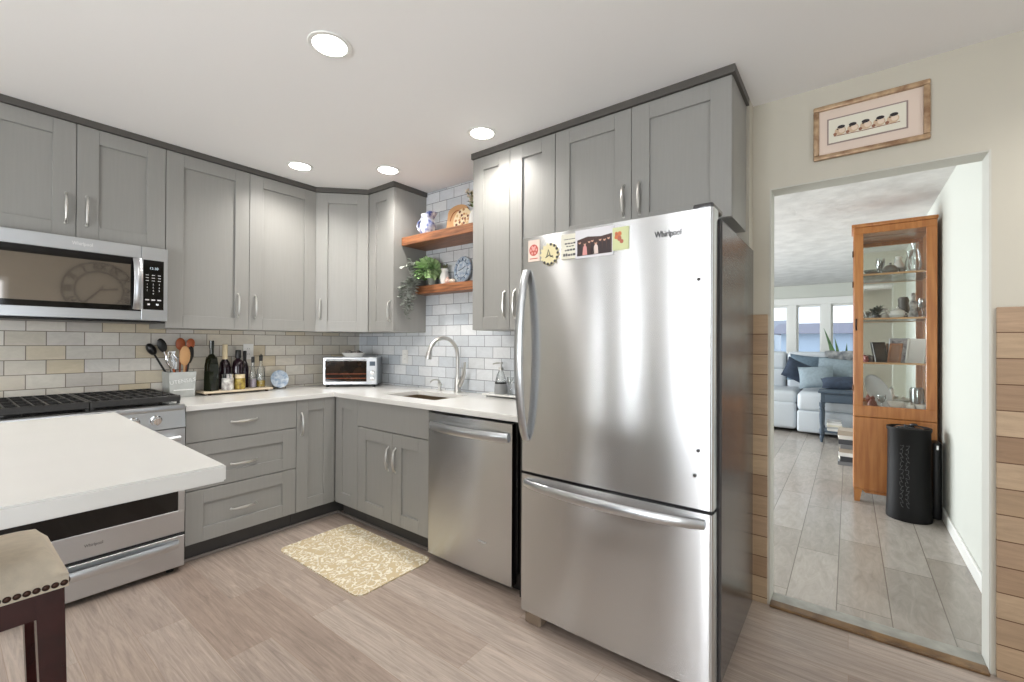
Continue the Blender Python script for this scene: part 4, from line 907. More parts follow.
def utensil(name, label, m, base, tipd, ln, head, hs, m2=None):
    base = Vector(base); d = Vector(tipd).normalized(); e = base+d*ln
    r = thing(name, label, 'utensil', base)
    bm = bmesh.new(); tube(bm, [base, e], 0.006, 8); obj('handle', bm, m2 or m, r)
    bm = bmesh.new(); xa = (Vector((1, 0, 0))-d*d.x).normalized(); ya = d.cross(xa); T = Matrix.Translation(e) @ Matrix((xa, ya, d)).transposed().to_4x4()
    if head == 'spoon': ball(bm, (0, 0, hs[1]*0.5), 1, (hs[0]*0.5, hs[2], hs[1]*0.55), 16, 10, mx=T)
    elif head == 'spatula': prism(bm, [(-hs[0]*.3, 0), (hs[0]*.3, 0), (hs[0]*.5, hs[1]*.3), (hs[0]*.5, hs[1]), (-hs[0]*.5, hs[1]), (-hs[0]*.5, hs[1]*.3)], 'y', -hs[2], hs[2], mx=T)
    elif head == 'whisk':
        for k in range(5):
            a = PI*k/5; tube(bm, [T @ Vector((hs[0]*.5*math.sin(PI*t/10)*math.cos(a), hs[0]*.5*math.sin(PI*t/10)*math.sin(a), hs[1]*(t/10 if t <= 10 else 1))) for t in range(11)]+[], 0.0014, 4)
            tube(bm, [T @ Vector((-hs[0]*.5*math.sin(PI*t/10)*math.cos(a), -hs[0]*.5*math.sin(PI*t/10)*math.sin(a), hs[1]*t/10)) for t in range(11)], 0.0014, 4)
    obj('head', bm, m, r); return r
bz = CT+0.02
utensil('ladle', 'black ladle head leaning far left out of the utensil crock', M['black'], (cx+0.01, cy+0.055, bz), (-0.50, -0.02, 1), 0.29, 'spoon', (0.05, 0.075, 0.03))
utensil('slotted_spoon', 'black slotted spoon leaning left out of the crock, above the ladle', M['black'], (cx, cy+0.0, bz), (-0.30, -0.03, 1), 0.29, 'spoon', (0.05, 0.085, 0.012), M['chrome'])
utensil('whisk', 'shiny wire whisk at the left front of the utensil crock', M['chrome'], (cx-0.01, cy-0.045, bz), (-0.22, -0.09, 1), 0.17, 'whisk', (0.06, 0.12, 0.03), M['woodred'])
utensil('tongs', 'chrome and black tongs at the middle of the utensil crock', M['chrome'], (cx-0.01, cy+0.01, bz), (-0.08, -0.02, 1), 0.16, 'spatula', (0.028, 0.12, 0.004), M['black'])
utensil('wooden_spoon', 'light wooden spoon standing upright at the front of the crock', M['woodlight'], (cx+0.012, cy-0.04, bz), (0.03, 0, 1), 0.19, 'spoon', (0.062, 0.12, 0.008))
utensil('wooden_spoon', 'reddish wooden spoon behind the light wooden spoon in the crock', M['woodred'], (cx+0.006, cy+0.02, bz), (0.03, 0.04, 1), 0.29, 'spoon', (0.056, 0.075, 0.012))
utensil('spatula', 'black rounded spatula at the right of the utensil crock', M['black'], (cx+0.02, cy-0.02, bz), (0.13, 0, 1), 0.20, 'spoon', (0.042, 0.11, 0.006))
utensil('wooden_spoon', 'reddish wooden spoon leaning right behind the black spatula in the crock', M['woodred'], (cx+0.025, cy+0.02, bz), (0.14, 0.02, 1), 0.30, 'spoon', (0.05, 0.065, 0.012))
# tray with bottles
r = thing('serving_tray', 'long pale wooden tray with dark underside carrying the oil bottles', 'tray', (1.33, 3.51, CT))
bm = bmesh.new(); box(bm, (1.10, 3.42, CT+0.012), (1.545, 3.60, CT+0.026), 0.004, 2); obj('board', bm, mat('pale_tray_wood', srgb(222, 206, 180), .45), r)
for x in (1.14, 1.51):
    for y in (3.445, 3.575): bm = bmesh.new(); lathe(bm, [(0.010, 0), (0.012, 0.0117), (0, 0.0117)], (x, y, CT), 12); obj('foot', bm, M['bronze'], r)
TZ = CT+0.0263
def bottle(name, label, x, y, prof, m, cap=None, capm=None, extra=None, sq=False):
    r = thing(name, label, 'bottle', (x, y, TZ)); bm = bmesh.new()
    if sq: lathe(bm, [(a*1.28 if b < 0.2 else a, b) for a, b in prof], (x, y, TZ), 4, mx=None); bmesh.ops.rotate(bm, verts=bm.verts, cent=(x, y, 0), matrix=Matrix.Rotation(PI/4+0.35, 3, 'Z')); bmesh.ops.bevel(bm, geom=[e for e in bm.edges if abs(e.verts[0].co.z-e.verts[1].co.z) > 0.01], offset=0.004, segments=2, affect='EDGES')
    else: lathe(bm, prof, (x, y, TZ), 24)
    obj('glass', bm, m, r)
    if cap: bm = bmesh.new(); lathe(bm, cap, (x, y, TZ), 16); obj('cap', bm, capm, r)
    if extra: extra(r)
    return r
bottle('oil_bottle', 'tall dark square olive oil bottle at the left end of the wooden tray', 1.165, 3.49, [(0, 0), (0.036, 0), (0.036, 0.02), (0.034, 0.17), (0.036, 0.222), (0.030, 0.23)], M['oil'], [(0.032, 0.222), (0.018, 0.245), (0.013, 0.252), (0.013, 0.29), (0.0145, 0.292), (0.0145, 0.345), (0, 0.345)], M['oil'], sq=True,
       extra=lambda r: obj('label', B((1.138, 3.443, TZ+0.05), (1.160, 3.4445, TZ+0.13)), M['oil'], r))
bottle('oil_bottle', 'dark bottle with a tall cream capsule on the wooden tray', 1.268, 3.55, [(0, 0), (0.036, 0), (0.037, 0.15), (0.030, 0.19), (0.014, 0.215), (0.013, 0.24), (0, 0.24)], M['wine'], [(0.0155, 0.205), (0.017, 0.26), (0.0165, 0.315), (0.014, 0.318), (0, 0.318)], M['cream'])
bottle('vinegar_bottle', 'dark plum bottle with a black stopper in the middle of the wooden tray', 1.345, 3.525, [(0, 0), (0.036, 0), (0.038, 0.16), (0.032, 0.195), (0.014, 0.215), (0.012, 0.235), (0, 0.235)], M['wine'], [(0.019, 0.22), (0.019, 0.272), (0.016, 0.278), (0, 0.278)], M['black'])
bottle('vinegar_bottle', 'slim dark bottle with a thin black neck behind the right-hand cruets', 1.405, 3.565, [(0, 0), (0.025, 0), (0.026, 0.14), (0.02, 0.175), (0.01, 0.2), (0, 0.2)], M['wine'], [(0.0105, 0.2), (0.012, 0.27), (0.0, 0.272)], M['black'])
def liquid(x, y, rr, h, m): return lambda r: (lambda bm: (lathe(bm, [(0, 0.004), (rr, 0.004), (rr, h), (0, h)], (x, y, TZ), 20), obj('liquid', bm, m, r)))(bmesh.new())
bottle('oil_cruet', 'clear glass cruet with a black pourer and golden oil at the right of the tray', 1.495, 3.51, [(0, 0), (0.029, 0), (0.030, 0.08), (0.027, 0.13), (0.011, 0.17), (0.010, 0.20), (0, 0.20)], M['glassy'], [(0.012, 0.195), (0.013, 0.235), (0.006, 0.24), (0, 0.25)], M['black'], liquid(1.495, 3.51, 0.0275, 0.05, M['yellowoil']))
bottle('oil_cruet', 'clear glass cruet with a black pourer just left of the golden oil cruet', 1.435, 3.50, [(0, 0), (0.023, 0), (0.024, 0.09), (0.011, 0.15), (0.010, 0.19), (0, 0.19)], M['glassy'], [(0.011, 0.185), (0.011, 0.225), (0, 0.23)], M['black'], liquid(1.435, 3.50, 0.021, 0.06, mat('lilac_salt', srgb(206, 190, 206), .6)))
def jar(label, x, y, rr, h, m, mlid):
    r = thing('spice_jar', label, 'jar', (x, y, TZ)); bm = bmesh.new(); lathe(bm, [(0, 0), (rr, 0), (rr*1.05, h*0.2), (rr, h*0.75), (0, h*0.75)], (x, y, TZ), 20); obj('body', bm, m, r)
    bm = bmesh.new(); lathe(bm, [(rr*0.93, h*0.755), (rr*0.98, h), (0, h)], (x, y, TZ), 20); obj('lid', bm, mlid, r)
jar('small white jar patterned with dark blotches at the tray front, beside the tall oil bottle', 1.255, 3.462, 0.036, 0.112, mat('white_marbled_glaze', srgb(232, 230, 224), .3, c2=srgb(140, 130, 128), nscale=30), M['chrome'])
jar('small golden spice jar at the front centre of the tray', 1.332, 3.458, 0.033, 0.105, mat('golden_glass', srgb(196, 172, 84), .2, c2=srgb(120, 96, 44), nscale=30), M['cream'])
# blue plate on the counter
r = thing('decorative_plate', 'small blue and white plate standing on the worktop right of the tray', 'plate', (1.645, 3.535, CT))
mt = Matrix.Translation((1.645, 3.545, CT+0.073)) @ Matrix.Rotation(math.radians(78), 4, 'X')
bm = bmesh.new(); lathe(bm, [(0, -0.004), (0.045, -0.004), (0.069, 0.008), (0.069, 0.012), (0.05, 0.001), (0, 0.001)], seg=32, mx=mt); obj('plate', bm, M['blueplate'], r)
bm = bmesh.new()
for x in (1.615, 1.675): tube(bm, [(x, 3.50, CT+0.012), (x, 3.503, CT+0.003), (x, 3.575, CT+0.003), (x, 3.593, CT+0.06)], 0.0025, 6, up=(1, 0, 0))
tube(bm, [(1.615, 3.575, CT+0.003), (1.675, 3.575, CT+0.003)], 0.0025, 6); obj('stand', bm, M['iron'], r)
# outlets
def outlet(label, mt):
    r = thing('outlet_plate', label, 'outlet', mt @ Vector((0, 0, -0.06)))
    bm = bmesh.new(); box(bm, (-0.036, -0.005, -0.058), (0.036, 0, 0.058), 0.002, mx=mt); obj('plate', bm, M['whitemat'], r)
    for z in (0.02, -0.02):
        bm = bmesh.new(); box(bm, (-0.017, -0.0065, z-0.014), (0.017, -0.0052, z+0.014), 0.0005, mx=mt)
        for x in (-0.006, 0.006): box(bm, (x-0.001, -0.0069, z-0.003), (x+0.001, -0.0065, z+0.006), mx=mt, mi=1)
        obj('socket', bm, [M['whitemat'], M['black']], r)
outlet('white outlet plate on the back tiles behind the cruets', Matrix.Translation((1.445, YW-0.0124, 1.205)))
outlet('white outlet plate on the right-hand tiles beside the toaster oven', Matrix.Translation((XW-0.0124, 2.95, 1.16)) @ Matrix.Rotation(R90, 4, 'Z'))

# ------------------------------------------------------------------ toaster oven (turned 45 degrees in the corner)
TO = Vector((2.057, 3.222, CT))
r = thing('toaster_oven', 'silver toaster oven with two knobs standing in the corner of the worktop', 'toaster oven', TO, local=True, rotz=-PI/4)
w2, dp, z0_, z1_ = 0.212, 0.255, 0.018, 0.243
bm = bmesh.new(); box(bm, (-w2, 0.012, z0_), (w2, dp, z1_), 0.006, 2); obj('body', bm, M['steel2'], r, local=True)
bm = bmesh.new(); box(bm, (-w2+0.004, -0.002, 0.022), (0.140, 0.0115, 0.044), 0.002); box(bm, (-w2+0.004, -0.002, 0.212), (0.140, 0.0115, 0.238), 0.002); box(bm, (-w2+0.004, 0, 0.044), (-w2+0.018, 0.0115, 0.212)); box(bm, (0.130, 0, 0.044), (0.140, 0.0115, 0.212))
d = obj('door', bm, M['steel2'], r, local=True)
obj('window', B((-w2+0.018, 0.003, 0.044), (0.130, 0.011, 0.212)), mat('amber_black_oven_glass', srgb(52, 38, 28), 0.08, c2=srgb(22, 18, 16), nscale=9), d, local=True, label='dark glass oven window')
bm = bmesh.new(); tube(bm, [(-w2+0.025, -0.001, 0.222), (-w2+0.03, -0.026, 0.222), (0.115, -0.026, 0.222), (0.12, -0.001, 0.222)], 0.006, 8); obj('handle', bm, M['steel2'], d, local=True)
bm = bmesh.new(); [box(bm, (-w2+0.02, 0.0015, z), (0.128, 0.0028, z+0.003)) for z in (0.105, 0.07)]; obj('rack', bm, M['woodred'], d, local=True)
bm = bmesh.new(); box(bm, (0.142, -0.002, 0.022), (w2-0.002, 0.0115, 0.238), 0.002); cpn = obj('control_panel', bm, M['steel2'], r, local=True)
obj('display', B((0.154, -0.0035, 0.172), (w2-0.014, -0.0021, 0.208)), mat('grey_lcd', srgb(92, 104, 116), 0.2), cpn, local=True)
for z in (0.118, 0.068):
    bm = bmesh.new(); lathe(bm, [(0.02, 0), (0.018, 0.014), (0.012, 0.017), (0, 0.017)], seg=20, mx=Matrix.Translation((0.176, -0.002, z)) @ Matrix.Rotation(PI/2, 4, 'X')); obj('knob', bm, M['chrome'], cpn, local=True)
for x in (-w2+0.03, w2-0.03):
    for y in (0.035, dp-0.03): bm = bmesh.new(); lathe(bm, [(0.012, 0), (0.013, z0_), (0, z0_)], (x, y, 0), 12); obj('foot', bm, M['black'], r, local=True)
bm = bmesh.new(); box(bm, (-0.11, -0.001, 0.0165), (0.02, 0.01, 0.0215), 0.001); obj('crumb_tray', bm, M['black'], r, local=True)
r = thing('dish', 'white shallow dish resting on top of the toaster oven', 'dish', TO+Vector((0, 0, z1_+0.0003)), local=True, rotz=-PI/4)
bm = bmesh.new(); lathe(bm, [(0, 0), (0.075, 0), (0.098, 0.032), (0.094, 0.032), (0.072, 0.005), (0, 0.005)], (-0.0, 0.13, 0), 28, sy=0.8); obj('bowl', bm, M['white'], r, local=True)
ob = thing('napkin_bundle', 'dark and white patterned bundle lying in the dish on the toaster oven', 'cloth', TO+Vector((0, 0, z1_+0.006)), local=True, rotz=-PI/4)
bm = bmesh.new(); rnd = random.Random(6)
for i in range(9): ball(bm, (rnd.uniform(-.055, .055), 0.13+rnd.uniform(-.03, .03), 0.022+rnd.uniform(0, .014)), 0.02, (rnd.uniform(.9, 1.7), 1, .7), 10, 6)
obj('fabric', bm, mat('black_white_pattern', srgb(60, 54, 52), .7, c2=srgb(206, 196, 186), nscale=30), ob, local=True)

# ------------------------------------------------------------------ soap tray
r = thing('soap_tray', 'small white footed tray holding the soap bottle beside the refrigerator', 'tray', (2.325, 1.83, CT))
bm = bmesh.new(); box(bm, (2.265, 1.665, CT+0.012), (2.385, 1.985, CT+0.022), 0.003); obj('board', bm, M['white'], r)
for y in (1.69, 1.96):
    for x in (2.285, 2.37): bm = bmesh.new(); ball(bm, (x, y, CT+0.0063), 0.0062); obj('foot', bm, M['white'], r)
TZ2 = CT+0.0224
r = thing('soap_dispenser', 'clear soap dispenser with grey lower half and dark band on the small white tray', 'soap dispenser', (2.325, 1.865, TZ2))
bm = bmesh.new(); lathe(bm, [(0, 0), (0.044, 0), (0.046, 0.01), (0.041, 0.068), (0, 0.068)], (2.325, 1.865, TZ2), 24); obj('base', bm, mat('grey_ribbed_sleeve', srgb(150, 152, 152), .5), r)
bm = bmesh.new(); lathe(bm, [(0.0415, 0.0682), (0.041, 0.08), (0, 0.08)], (2.325, 1.865, TZ2), 24); obj('band', bm, M['black'], r)
bm = bmesh.new(); lathe(bm, [(0.040, 0.0802), (0.028, 0.13), (0.018, 0.15), (0.016, 0.158), (0, 0.158)], (2.325, 1.865, TZ2), 24); obj('bottle', bm, M['glassy'], r)
bm = bmesh.new(); lathe(bm, [(0.017, 0.1582), (0.017, 0.178), (0.006, 0.18), (0.006, 0.2), (0.012, 0.202), (0.012, 0.212), (0, 0.212)], (2.325, 1.865, TZ2), 16); tube(bm, [(2.325, 1.865, TZ2+0.206), (2.30, 1.89, TZ2+0.206), (2.285, 1.905, TZ2+0.2)], 0.005, 8); obj('pump', bm, M['nickel'], r)
for i, (y, rr, h, lab) in enumerate(((1.785, 0.024, 0.115, 'clear stemmed glass candle holder on the white tray, next to the soap dispenser'), (1.715, 0.026, 0.13, 'clear stemmed glass candle holder on the white tray, next to the refrigerator'))):
    bm = bmesh.new(); lathe(bm, [(0, 0), (rr, 0), (rr, 0.004), (0.006, 0.012), (0.005, h*0.5), (rr*0.5, h*0.62), (rr, h), (rr-0.002, h), (rr*0.4, h*0.66), (0, h*0.62)], (2.325, y, TZ2), 18); tag(obj('glass_holder', bm, M['glassy']), lab, 'glass')

# ------------------------------------------------------------------ curio cabinet in the hall
CX, CYa, CYb, CD = 4.60, -0.030, -0.535, 0.36
r = thing('curio_cabinet', 'tall honey oak glass-fronted display cabinet standing against the hall wall', 'cabinet', (CX+CD/2, (CYa+CYb)/2, 0))
cw = M['curiowood']; x1 = CX+CD
bm = bmesh.new()
box(bm, (CX+0.022, CYb, 0.10), (x1, CYb+0.02, 2.24), 0.002); box(bm, (CX+0.022, CYa-0.02, 0.10), (x1, CYa, 0.74), 0.002)
box(bm, (CX+0.022, CYa-0.02, 0.74), (CX+0.05, CYa, 2.24)); box(bm, (x1-0.03, CYa-0.02, 0.74), (x1, CYa, 2.24)); box(bm, (CX+0.05, CYa-0.02, 2.19), (x1-0.03, CYa, 2.24))
box(bm, (CX+0.022, CYb+0.02, 0.10), (x1-0.012, CYa-0.02, 0.12)); box(bm, (CX+0.022, CYb+0.02, 0.73), (x1-0.012, CYa-0.02, 0.752)); box(bm, (CX+0.022, CYb+0.02, 2.22), (x1-0.012, CYa-0.02, 2.24))
box(bm, (x1-0.012, CYb+0.02, 0.10), (x1, CYa-0.02, 2.24))
obj('body', bm, cw, r)
bm = bmesh.new(); box(bm, (CX-0.006, CYb-0.004, 2.2405), (x1, CYa+0.012, 2.268), 0.005, 2); obj('crown', bm, cw, r)
for y in (CYa-0.055, CYb+0.003):
    for x in (CX+0.002, x1-0.055):
        bm = bmesh.new(); prism(bm, [(y-0.003, 0.0995), (y+0.052, 0.0995), (y+0.047, 0.0), (y+0.012, 0.0)], 'x', x, x+0.05); obj('foot', bm, cw, r)
bm = bmesh.new(); prism(bm, [(CYa-0.055, 0.0995), (CYb+0.055, 0.0995), (CYb+0.08, 0.075), (CYa-0.08, 0.075)], 'x', CX+0.01, CX+0.03); obj('apron', bm, cw, r)
bm = bmesh.new(); box(bm, (CX, CYb+0.002, 0.102), (CX+0.0215, CYa-0.002, 0.690), 0.003); obj('lower_panel', bm, cw, r)
bm = bmesh.new(); d0, d1 = CYb+0.002, CYa-0.002
box(bm, (CX, d0, 0.694), (CX+0.0215, d1, 0.785), 0.003); box(bm, (CX, d0, 2.185), (CX+0.0215, d1, 2.239), 0.003); box(bm, (CX, d0, 0.785), (CX+0.0215, d0+0.062, 2.185), 0.003); box(bm, (CX, d1-0.062, 0.785), (CX+0.0215, d1, 2.185), 0.003)
dd = obj('door', bm, cw, r)
obj('door_glass', B((CX+0.009, d0+0.062, 0.785), (CX+0.012, d1-0.062, 2.185)), M['curioglass'], dd)
bm = bmesh.new(); tube(bm, [(CX-0.001, d1-0.018, 1.40), (CX-0.028, d1-0.016, 1.42), (CX-0.03, d1-0.016, 1.46), (CX-0.001, d1-0.018, 1.49)], 0.006, 8); obj('handle', bm, M['bronze'], dd)
for z in (2.0, 1.75, 0.9):
    bm = bmesh.new(); box(bm, (CX+0.0, CYa+0.0002, z), (CX+0.02, CYa+0.008, z+0.05), 0.002); obj('hinge', bm, M['bronze'], r)
obj('side_glass', B((CX+0.05, CYa-0.012, 0.752), (x1-0.03, CYa-0.009, 2.19)), M['curioglass'], r)
obj('mirror_back', B((x1-0.016, CYb+0.022, 0.755), (x1-0.0125, CYa-0.022, 2.218)), M['mirror'], r)
shz = (1.855, 1.495, 1.135)
for z in shz:
    bm = bmesh.new(); box(bm, (CX+0.03, CYb+0.0215, z-0.008), (x1-0.017, CYa-0.022, z), 0.001); obj('shelf', bm, M['glassy'], r)
    bm = bmesh.new(); box(bm, (CX+0.024, CYb+0.0215, z-0.011), (CX+0.0295, CYa-0.022, z+0.003)); obj('shelf_rail', bm, M['woodlight'], r)
FZ = 0.7525
def ware(name, label, cat, y, z, prof, m, x=None, seg=20, sy=1, sx=1, extra=None):
    x = CX+0.16 if x is None else x
    z += 0.0004; r = thing(name, label, cat, (x, y, z)); bm = bmesh.new(); lathe(bm, prof, (x, y, z), seg, sx=sx, sy=sy); obj('body', bm, m, r)
    if extra: extra(r, x, y, z)
    return r
cr = M['glassy']; wh = M['white']
cupp = [(0, 0), (0.022, 0), (0.03, 0.01), (0.042, 0.06), (0.039, 0.06), (0.028, 0.014), (0, 0.01)]
bowlp = [(0, 0), (0.03, 0), (0.034, 0.008), (0.07, 0.045), (0.066, 0.045), (0.03, 0.014), (0, 0.01)]
gobp = [(0, 0), (0.03, 0), (0.03, 0.004), (0.005, 0.012), (0.004, 0.07), (0.02, 0.085), (0.03, 0.12), (0.028, 0.155), (0.026, 0.155), (0.027, 0.12), (0.016, 0.09), (0, 0.085)]
vasep = [(0, 0), (0.025, 0), (0.038, 0.04), (0.03, 0.10), (0.016, 0.13), (0.024, 0.16), (0.021, 0.16), (0.012, 0.13), (0, 0.1)]
hz = lambda rad: (lambda r, x, y, z: (lambda bm: (tube(bm, [(x, y-0.036-0.018*math.sin(PI*i/6), z+0.018+0.03*i/6) for i in range(7)], 0.0035, 6), obj('handle', bm, wh, r)))(bmesh.new()))
ST = (lambda bm, *a: bm)
# top shelf
ware('glass_bowl', 'clear glass bowl on the top shelf of the display cabinet, at its left', 'bowl', -0.16, shz[0], bowlp, cr)
ware('covered_dish', 'grey covered dish on the top shelf of the display cabinet', 'dish', -0.27, shz[0], [(0, 0), (0.03, 0), (0.052, 0.03), (0.05, 0.05), (0.03, 0.075), (0.008, 0.082), (0.01, 0.095), (0, 0.1)], mat('pewter', srgb(128, 126, 122), .35, .5))
ware('crystal_vase', 'tall crystal vase on the top shelf of the display cabinet, at its right', 'vase', -0.42, shz[0], [(a*1.1, b*1.5) for a, b in vasep], cr)
ware('crystal_bowl', 'small crystal footed bowl on the top shelf between the grey dish and the crystal vase', 'bowl', -0.345, shz[0], [(a*.45, b*1.2) for a, b in bowlp], cr)
# second shelf
def figure(name, label, y, z, m, h=0.13, x=None, legs=False):
    x = CX+0.17 if x is None else x; z += 0.0004
    r = thing(name, label, 'figurine', (x, y, z)); bm = bmesh.new()
    lathe(bm, [(0, 0), (0.03, 0), (0.032, h*.1), (0.02, h*.35), (0.026, h*.55), (0.012, h*.72), (0.018, h*.85), (0.012, h*.97), (0, h)], (x, y, z), 14)
    obj('body', bm, m, r); return r
r = thing('figurine', 'dark green spiky plant figurine on the second shelf of the display cabinet, at its left', 'figurine', (CX+0.15, -0.185, shz[1]+0.0004))
bm = bmesh.new(); lathe(bm, [(0, 0), (0.028, 0), (0.032, 0.03), (0.026, 0.032), (0, 0.03)], (CX+0.15, -0.185, shz[1]+0.0004), 14); obj('pot', bm, M['iron'], r)
bm = bmesh.new(); rnd = random.Random(9)
for i in range(60): leafq(bm, (CX+0.15+rnd.uniform(-.02, .02), -0.185+rnd.uniform(-.022, .022), shz[1]+0.03+rnd.uniform(0, .05)), (rnd.uniform(-1, 1), rnd.uniform(-1, 1), rnd.uniform(.2, 1.4)), .014, .05)
o = obj('foliage', bm, mat('dark_foliage', srgb(34, 44, 36), .6), r, smooth=0); o['kind'] = 'stuff'
ware('white_teapot', 'small white teapot on the second shelf of the display cabinet', 'teapot', -0.315, shz[1], [(0, 0), (0.03, 0), (0.05, 0.03), (0.045, 0.06), (0.02, 0.075), (0.006, 0.08), (0.009, 0.092), (0, 0.096)], wh, extra=lambda r, x, y, z: (hz(0)(r, x, y-0.01, z), (lambda bm: (tube(bm, [(x, y+0.04, z+0.03), (x, y+0.06, z+0.045), (x, y+0.068, z+0.07)], [0.009, 0.006, 0.005], 8), obj('spout', bm, wh, r)))(bmesh.new())))
figure('figurine', 'tall white and grey figurine on the second shelf beside the white teapot', -0.405, shz[1], mat('grey_white_glaze', srgb(196, 192, 188), .3, c2=srgb(70, 66, 68), nscale=22), 0.20, x=CX+0.10)
figure('figurine', 'small pale figurine on the second shelf between the dark plant and the teapot', -0.245, shz[1], mat('pale_stone', srgb(196, 190, 180), .5), 0.10, x=CX+0.28)
ware('crystal_goblet', 'crystal goblet at the right end of the second shelf of the display cabinet', 'glass', -0.468, shz[1], gobp, cr, x=CX+0.19)
ware('black_camera_jar', 'dark round jar behind the white teapot on the second shelf', 'jar', -0.36, shz[1], [(0, 0), (0.024, 0), (0.03, 0.05), (0.024, 0.13), (0.028, 0.18), (0, 0.18)], mat('dark_bronze', srgb(66, 60, 58), .4, .4), x=CX+0.27)
# third shelf : frames
def pframe(label, y, z, w, h, mf, mp, yaw, lean=14, x=None):
    x = CX+0.17 if x is None else x; r = thing('framed_photograph', label, 'photo frame', (x, y, z+0.0004), local=True, rotz=R90+math.radians(yaw))
    T = Matrix.Translation((0, 0, 0.002)) @ Matrix.Rotation(math.radians(-lean), 4, 'X')
    bm = bmesh.new(); f = 0.014
    for q in ((-w/2, w/2, 0, f), (-w/2, w/2, h-f, h), (-w/2, -w/2+f, f, h-f), (w/2-f, w/2, f, h-f)): box(bm, (q[0], 0, q[2]), (q[1], 0.01, q[3]), 0.002, mx=T)
    obj('frame', bm, mf, r, local=True); bm = bmesh.new(); box(bm, (-w/2+f, 0.004, f), (w/2-f, 0.009, h-f), mx=T); obj('photo', bm, mp, r, local=True)
    bm = bmesh.new(); prism(bm, [(0.0095, h*0.7), (0.012+h*0.25, 0.004), (0.02+h*0.25, 0.0), (0.016, h*0.7)], 'x', -0.01, 0.01, mx=Matrix.Rotation(math.radians(0), 4, 'X')); bm.free()
    return r
pframe('black photo frame facing sideways on the third shelf of the display cabinet', -0.225, shz[2], 0.11, 0.17, M['black'], mat('dark_photo', srgb(50, 44, 42), .4), 38)
pframe('brown wooden photo frame on the third shelf, in the middle of the display cabinet', -0.285, shz[2], 0.09, 0.16, M['shelfwood'], mat('brown_photo', srgb(120, 84, 62), .4), -30, x=CX+0.08)
pframe('silver photo frame leaning on the third shelf behind the brown frame', -0.335, shz[2], 0.13, 0.20, mat('silver_frame', srgb(160, 160, 164), .3, .6), mat('pale_photo', srgb(190, 186, 188), .4, c2=srgb(110, 104, 112), nscale=30), -8, x=CX+0.27, lean=8)
pframe('white photo frame leaning steeply at the right of the third shelf', -0.415, shz[2], 0.12, 0.20, wh, mat('white_photo', srgb(222, 220, 216), .4), -22, lean=16, x=CX+0.13)
for y, c, lab in ((-0.115, srgb(150, 60, 56), 'small round red pot at the left end of the third shelf'), (-0.15, srgb(70, 52, 50), 'small dark brown pot on the third shelf next to the red pot')):
    ware('small_pot', lab, 'pot', y, shz[2], [(0, 0), (0.012, 0), (0.018, 0.02), (0.014, 0.04), (0.016, 0.05), (0, 0.05)], mat('glaze', c, .3), x=CX+0.10)
# cabinet floor
def oval(r0): pass
r = thing('oval_dish', 'grey oval platter standing upright at the left of the display cabinet floor', 'platter', (CX+0.25, -0.20, FZ+0.0004))
bm = bmesh.new(); mt = Matrix.Translation((CX+0.26, -0.20, FZ+0.155)) @ Matrix.Rotation(math.radians(-25), 4, 'X') @ Matrix.Rotation(math.radians(-78), 4, 'Y'); lathe(bm, [(0, 0), (0.07, 0), (0.10, 0.008), (0.10, 0.012), (0.07, 0.004), (0, 0.004)], seg=30, mx=mt, sx=1.45, sy=0.72); 
mn = min(v.co.z for v in bm.verts)
for v in bm.verts: v.co.z += FZ+0.001-mn
obj('body', bm, mat('pearl_grey_glaze', srgb(176, 178, 178), .25), r)
ware('teacup', 'white teacup at the right front of the display cabinet floor', 'cup', -0.455, FZ, cupp, wh, x=CX+0.08, extra=hz(0))
ware('stacked_plates', 'stack of white plates on the display cabinet floor behind the teacup', 'plates', -0.365, FZ, [(0, 0), (0.05, 0), (0.066, 0.012), (0.066, 0.018), (0.06, 0.02), (0.066, 0.03), (0.066, 0.036), (0.06, 0.038), (0.066, 0.048), (0.066, 0.052), (0, 0.046)], wh, x=CX+0.20)
ware('glass_jug', 'clear ribbed glass jug on the right of the display cabinet floor', 'jug', -0.448, FZ, [(0, 0), (0.035, 0), (0.04, 0.05), (0.044, 0.15), (0.04, 0.17), (0.038, 0.17), (0.041, 0.15), (0.036, 0.01), (0, 0.01)], cr, x=CX+0.295)
ware('red_brown_figurine', 'red brown rounded ornament at the left front of the display cabinet floor', 'ornament', -0.155, FZ, [(0, 0), (0.022, 0), (0.034, 0.03), (0.026, 0.06), (0.014, 0.075), (0.018, 0.095), (0, 0.11)], mat('red_brown_glaze', srgb(120, 58, 44), .35), x=CX+0.08)
ware('white_bowl', 'white flared bowl in the middle of the display cabinet floor', 'bowl', -0.30, FZ, [(a*.8, b*1.6) for a, b in bowlp], wh, x=CX+0.09)
ware('crystal_bowl', 'crystal bowl in front of the mirror at the left of the second shelf', 'bowl', -0.13, shz[1], [(a*.5, b*1.5) for a, b in bowlp], cr, x=CX+0.25)
ware('crystal_goblet', 'crystal goblet at the back of the top shelf, between bowl and grey dish', 'glass', -0.215, shz[0], gobp, cr, x=CX+0.27)
ware('white_vase', 'slim white vase at the back of the top shelf of the display cabinet', 'vase', -0.33, shz[0], vasep, wh, x=CX+0.28)
ware('white_figurine', 'white figurine at the back of the cabinet floor beside the oval platter', 'figurine', -0.29, FZ, [(0, 0), (0.02, 0), (0.022, 0.03), (0.012, 0.07), (0.018, 0.10), (0.009, 0.125), (0.014, 0.15), (0, 0.17)], wh, x=CX+0.30)
ware('white_jar', 'small white lidded jar at the front of the cabinet floor between bowl and teacup', 'jar', -0.385, FZ, [(0, 0), (0.022, 0), (0.03, 0.03), (0.026, 0.055), (0.006, 0.062), (0.008, 0.072), (0, 0.076)], wh, x=CX+0.08)
ware('crystal_goblet', 'crystal goblet at the front left of the cabinet floor behind the red brown ornament', 'glass', -0.215, FZ, [(a, b*.75) for a, b in gobp], cr, x=CX+0.12)
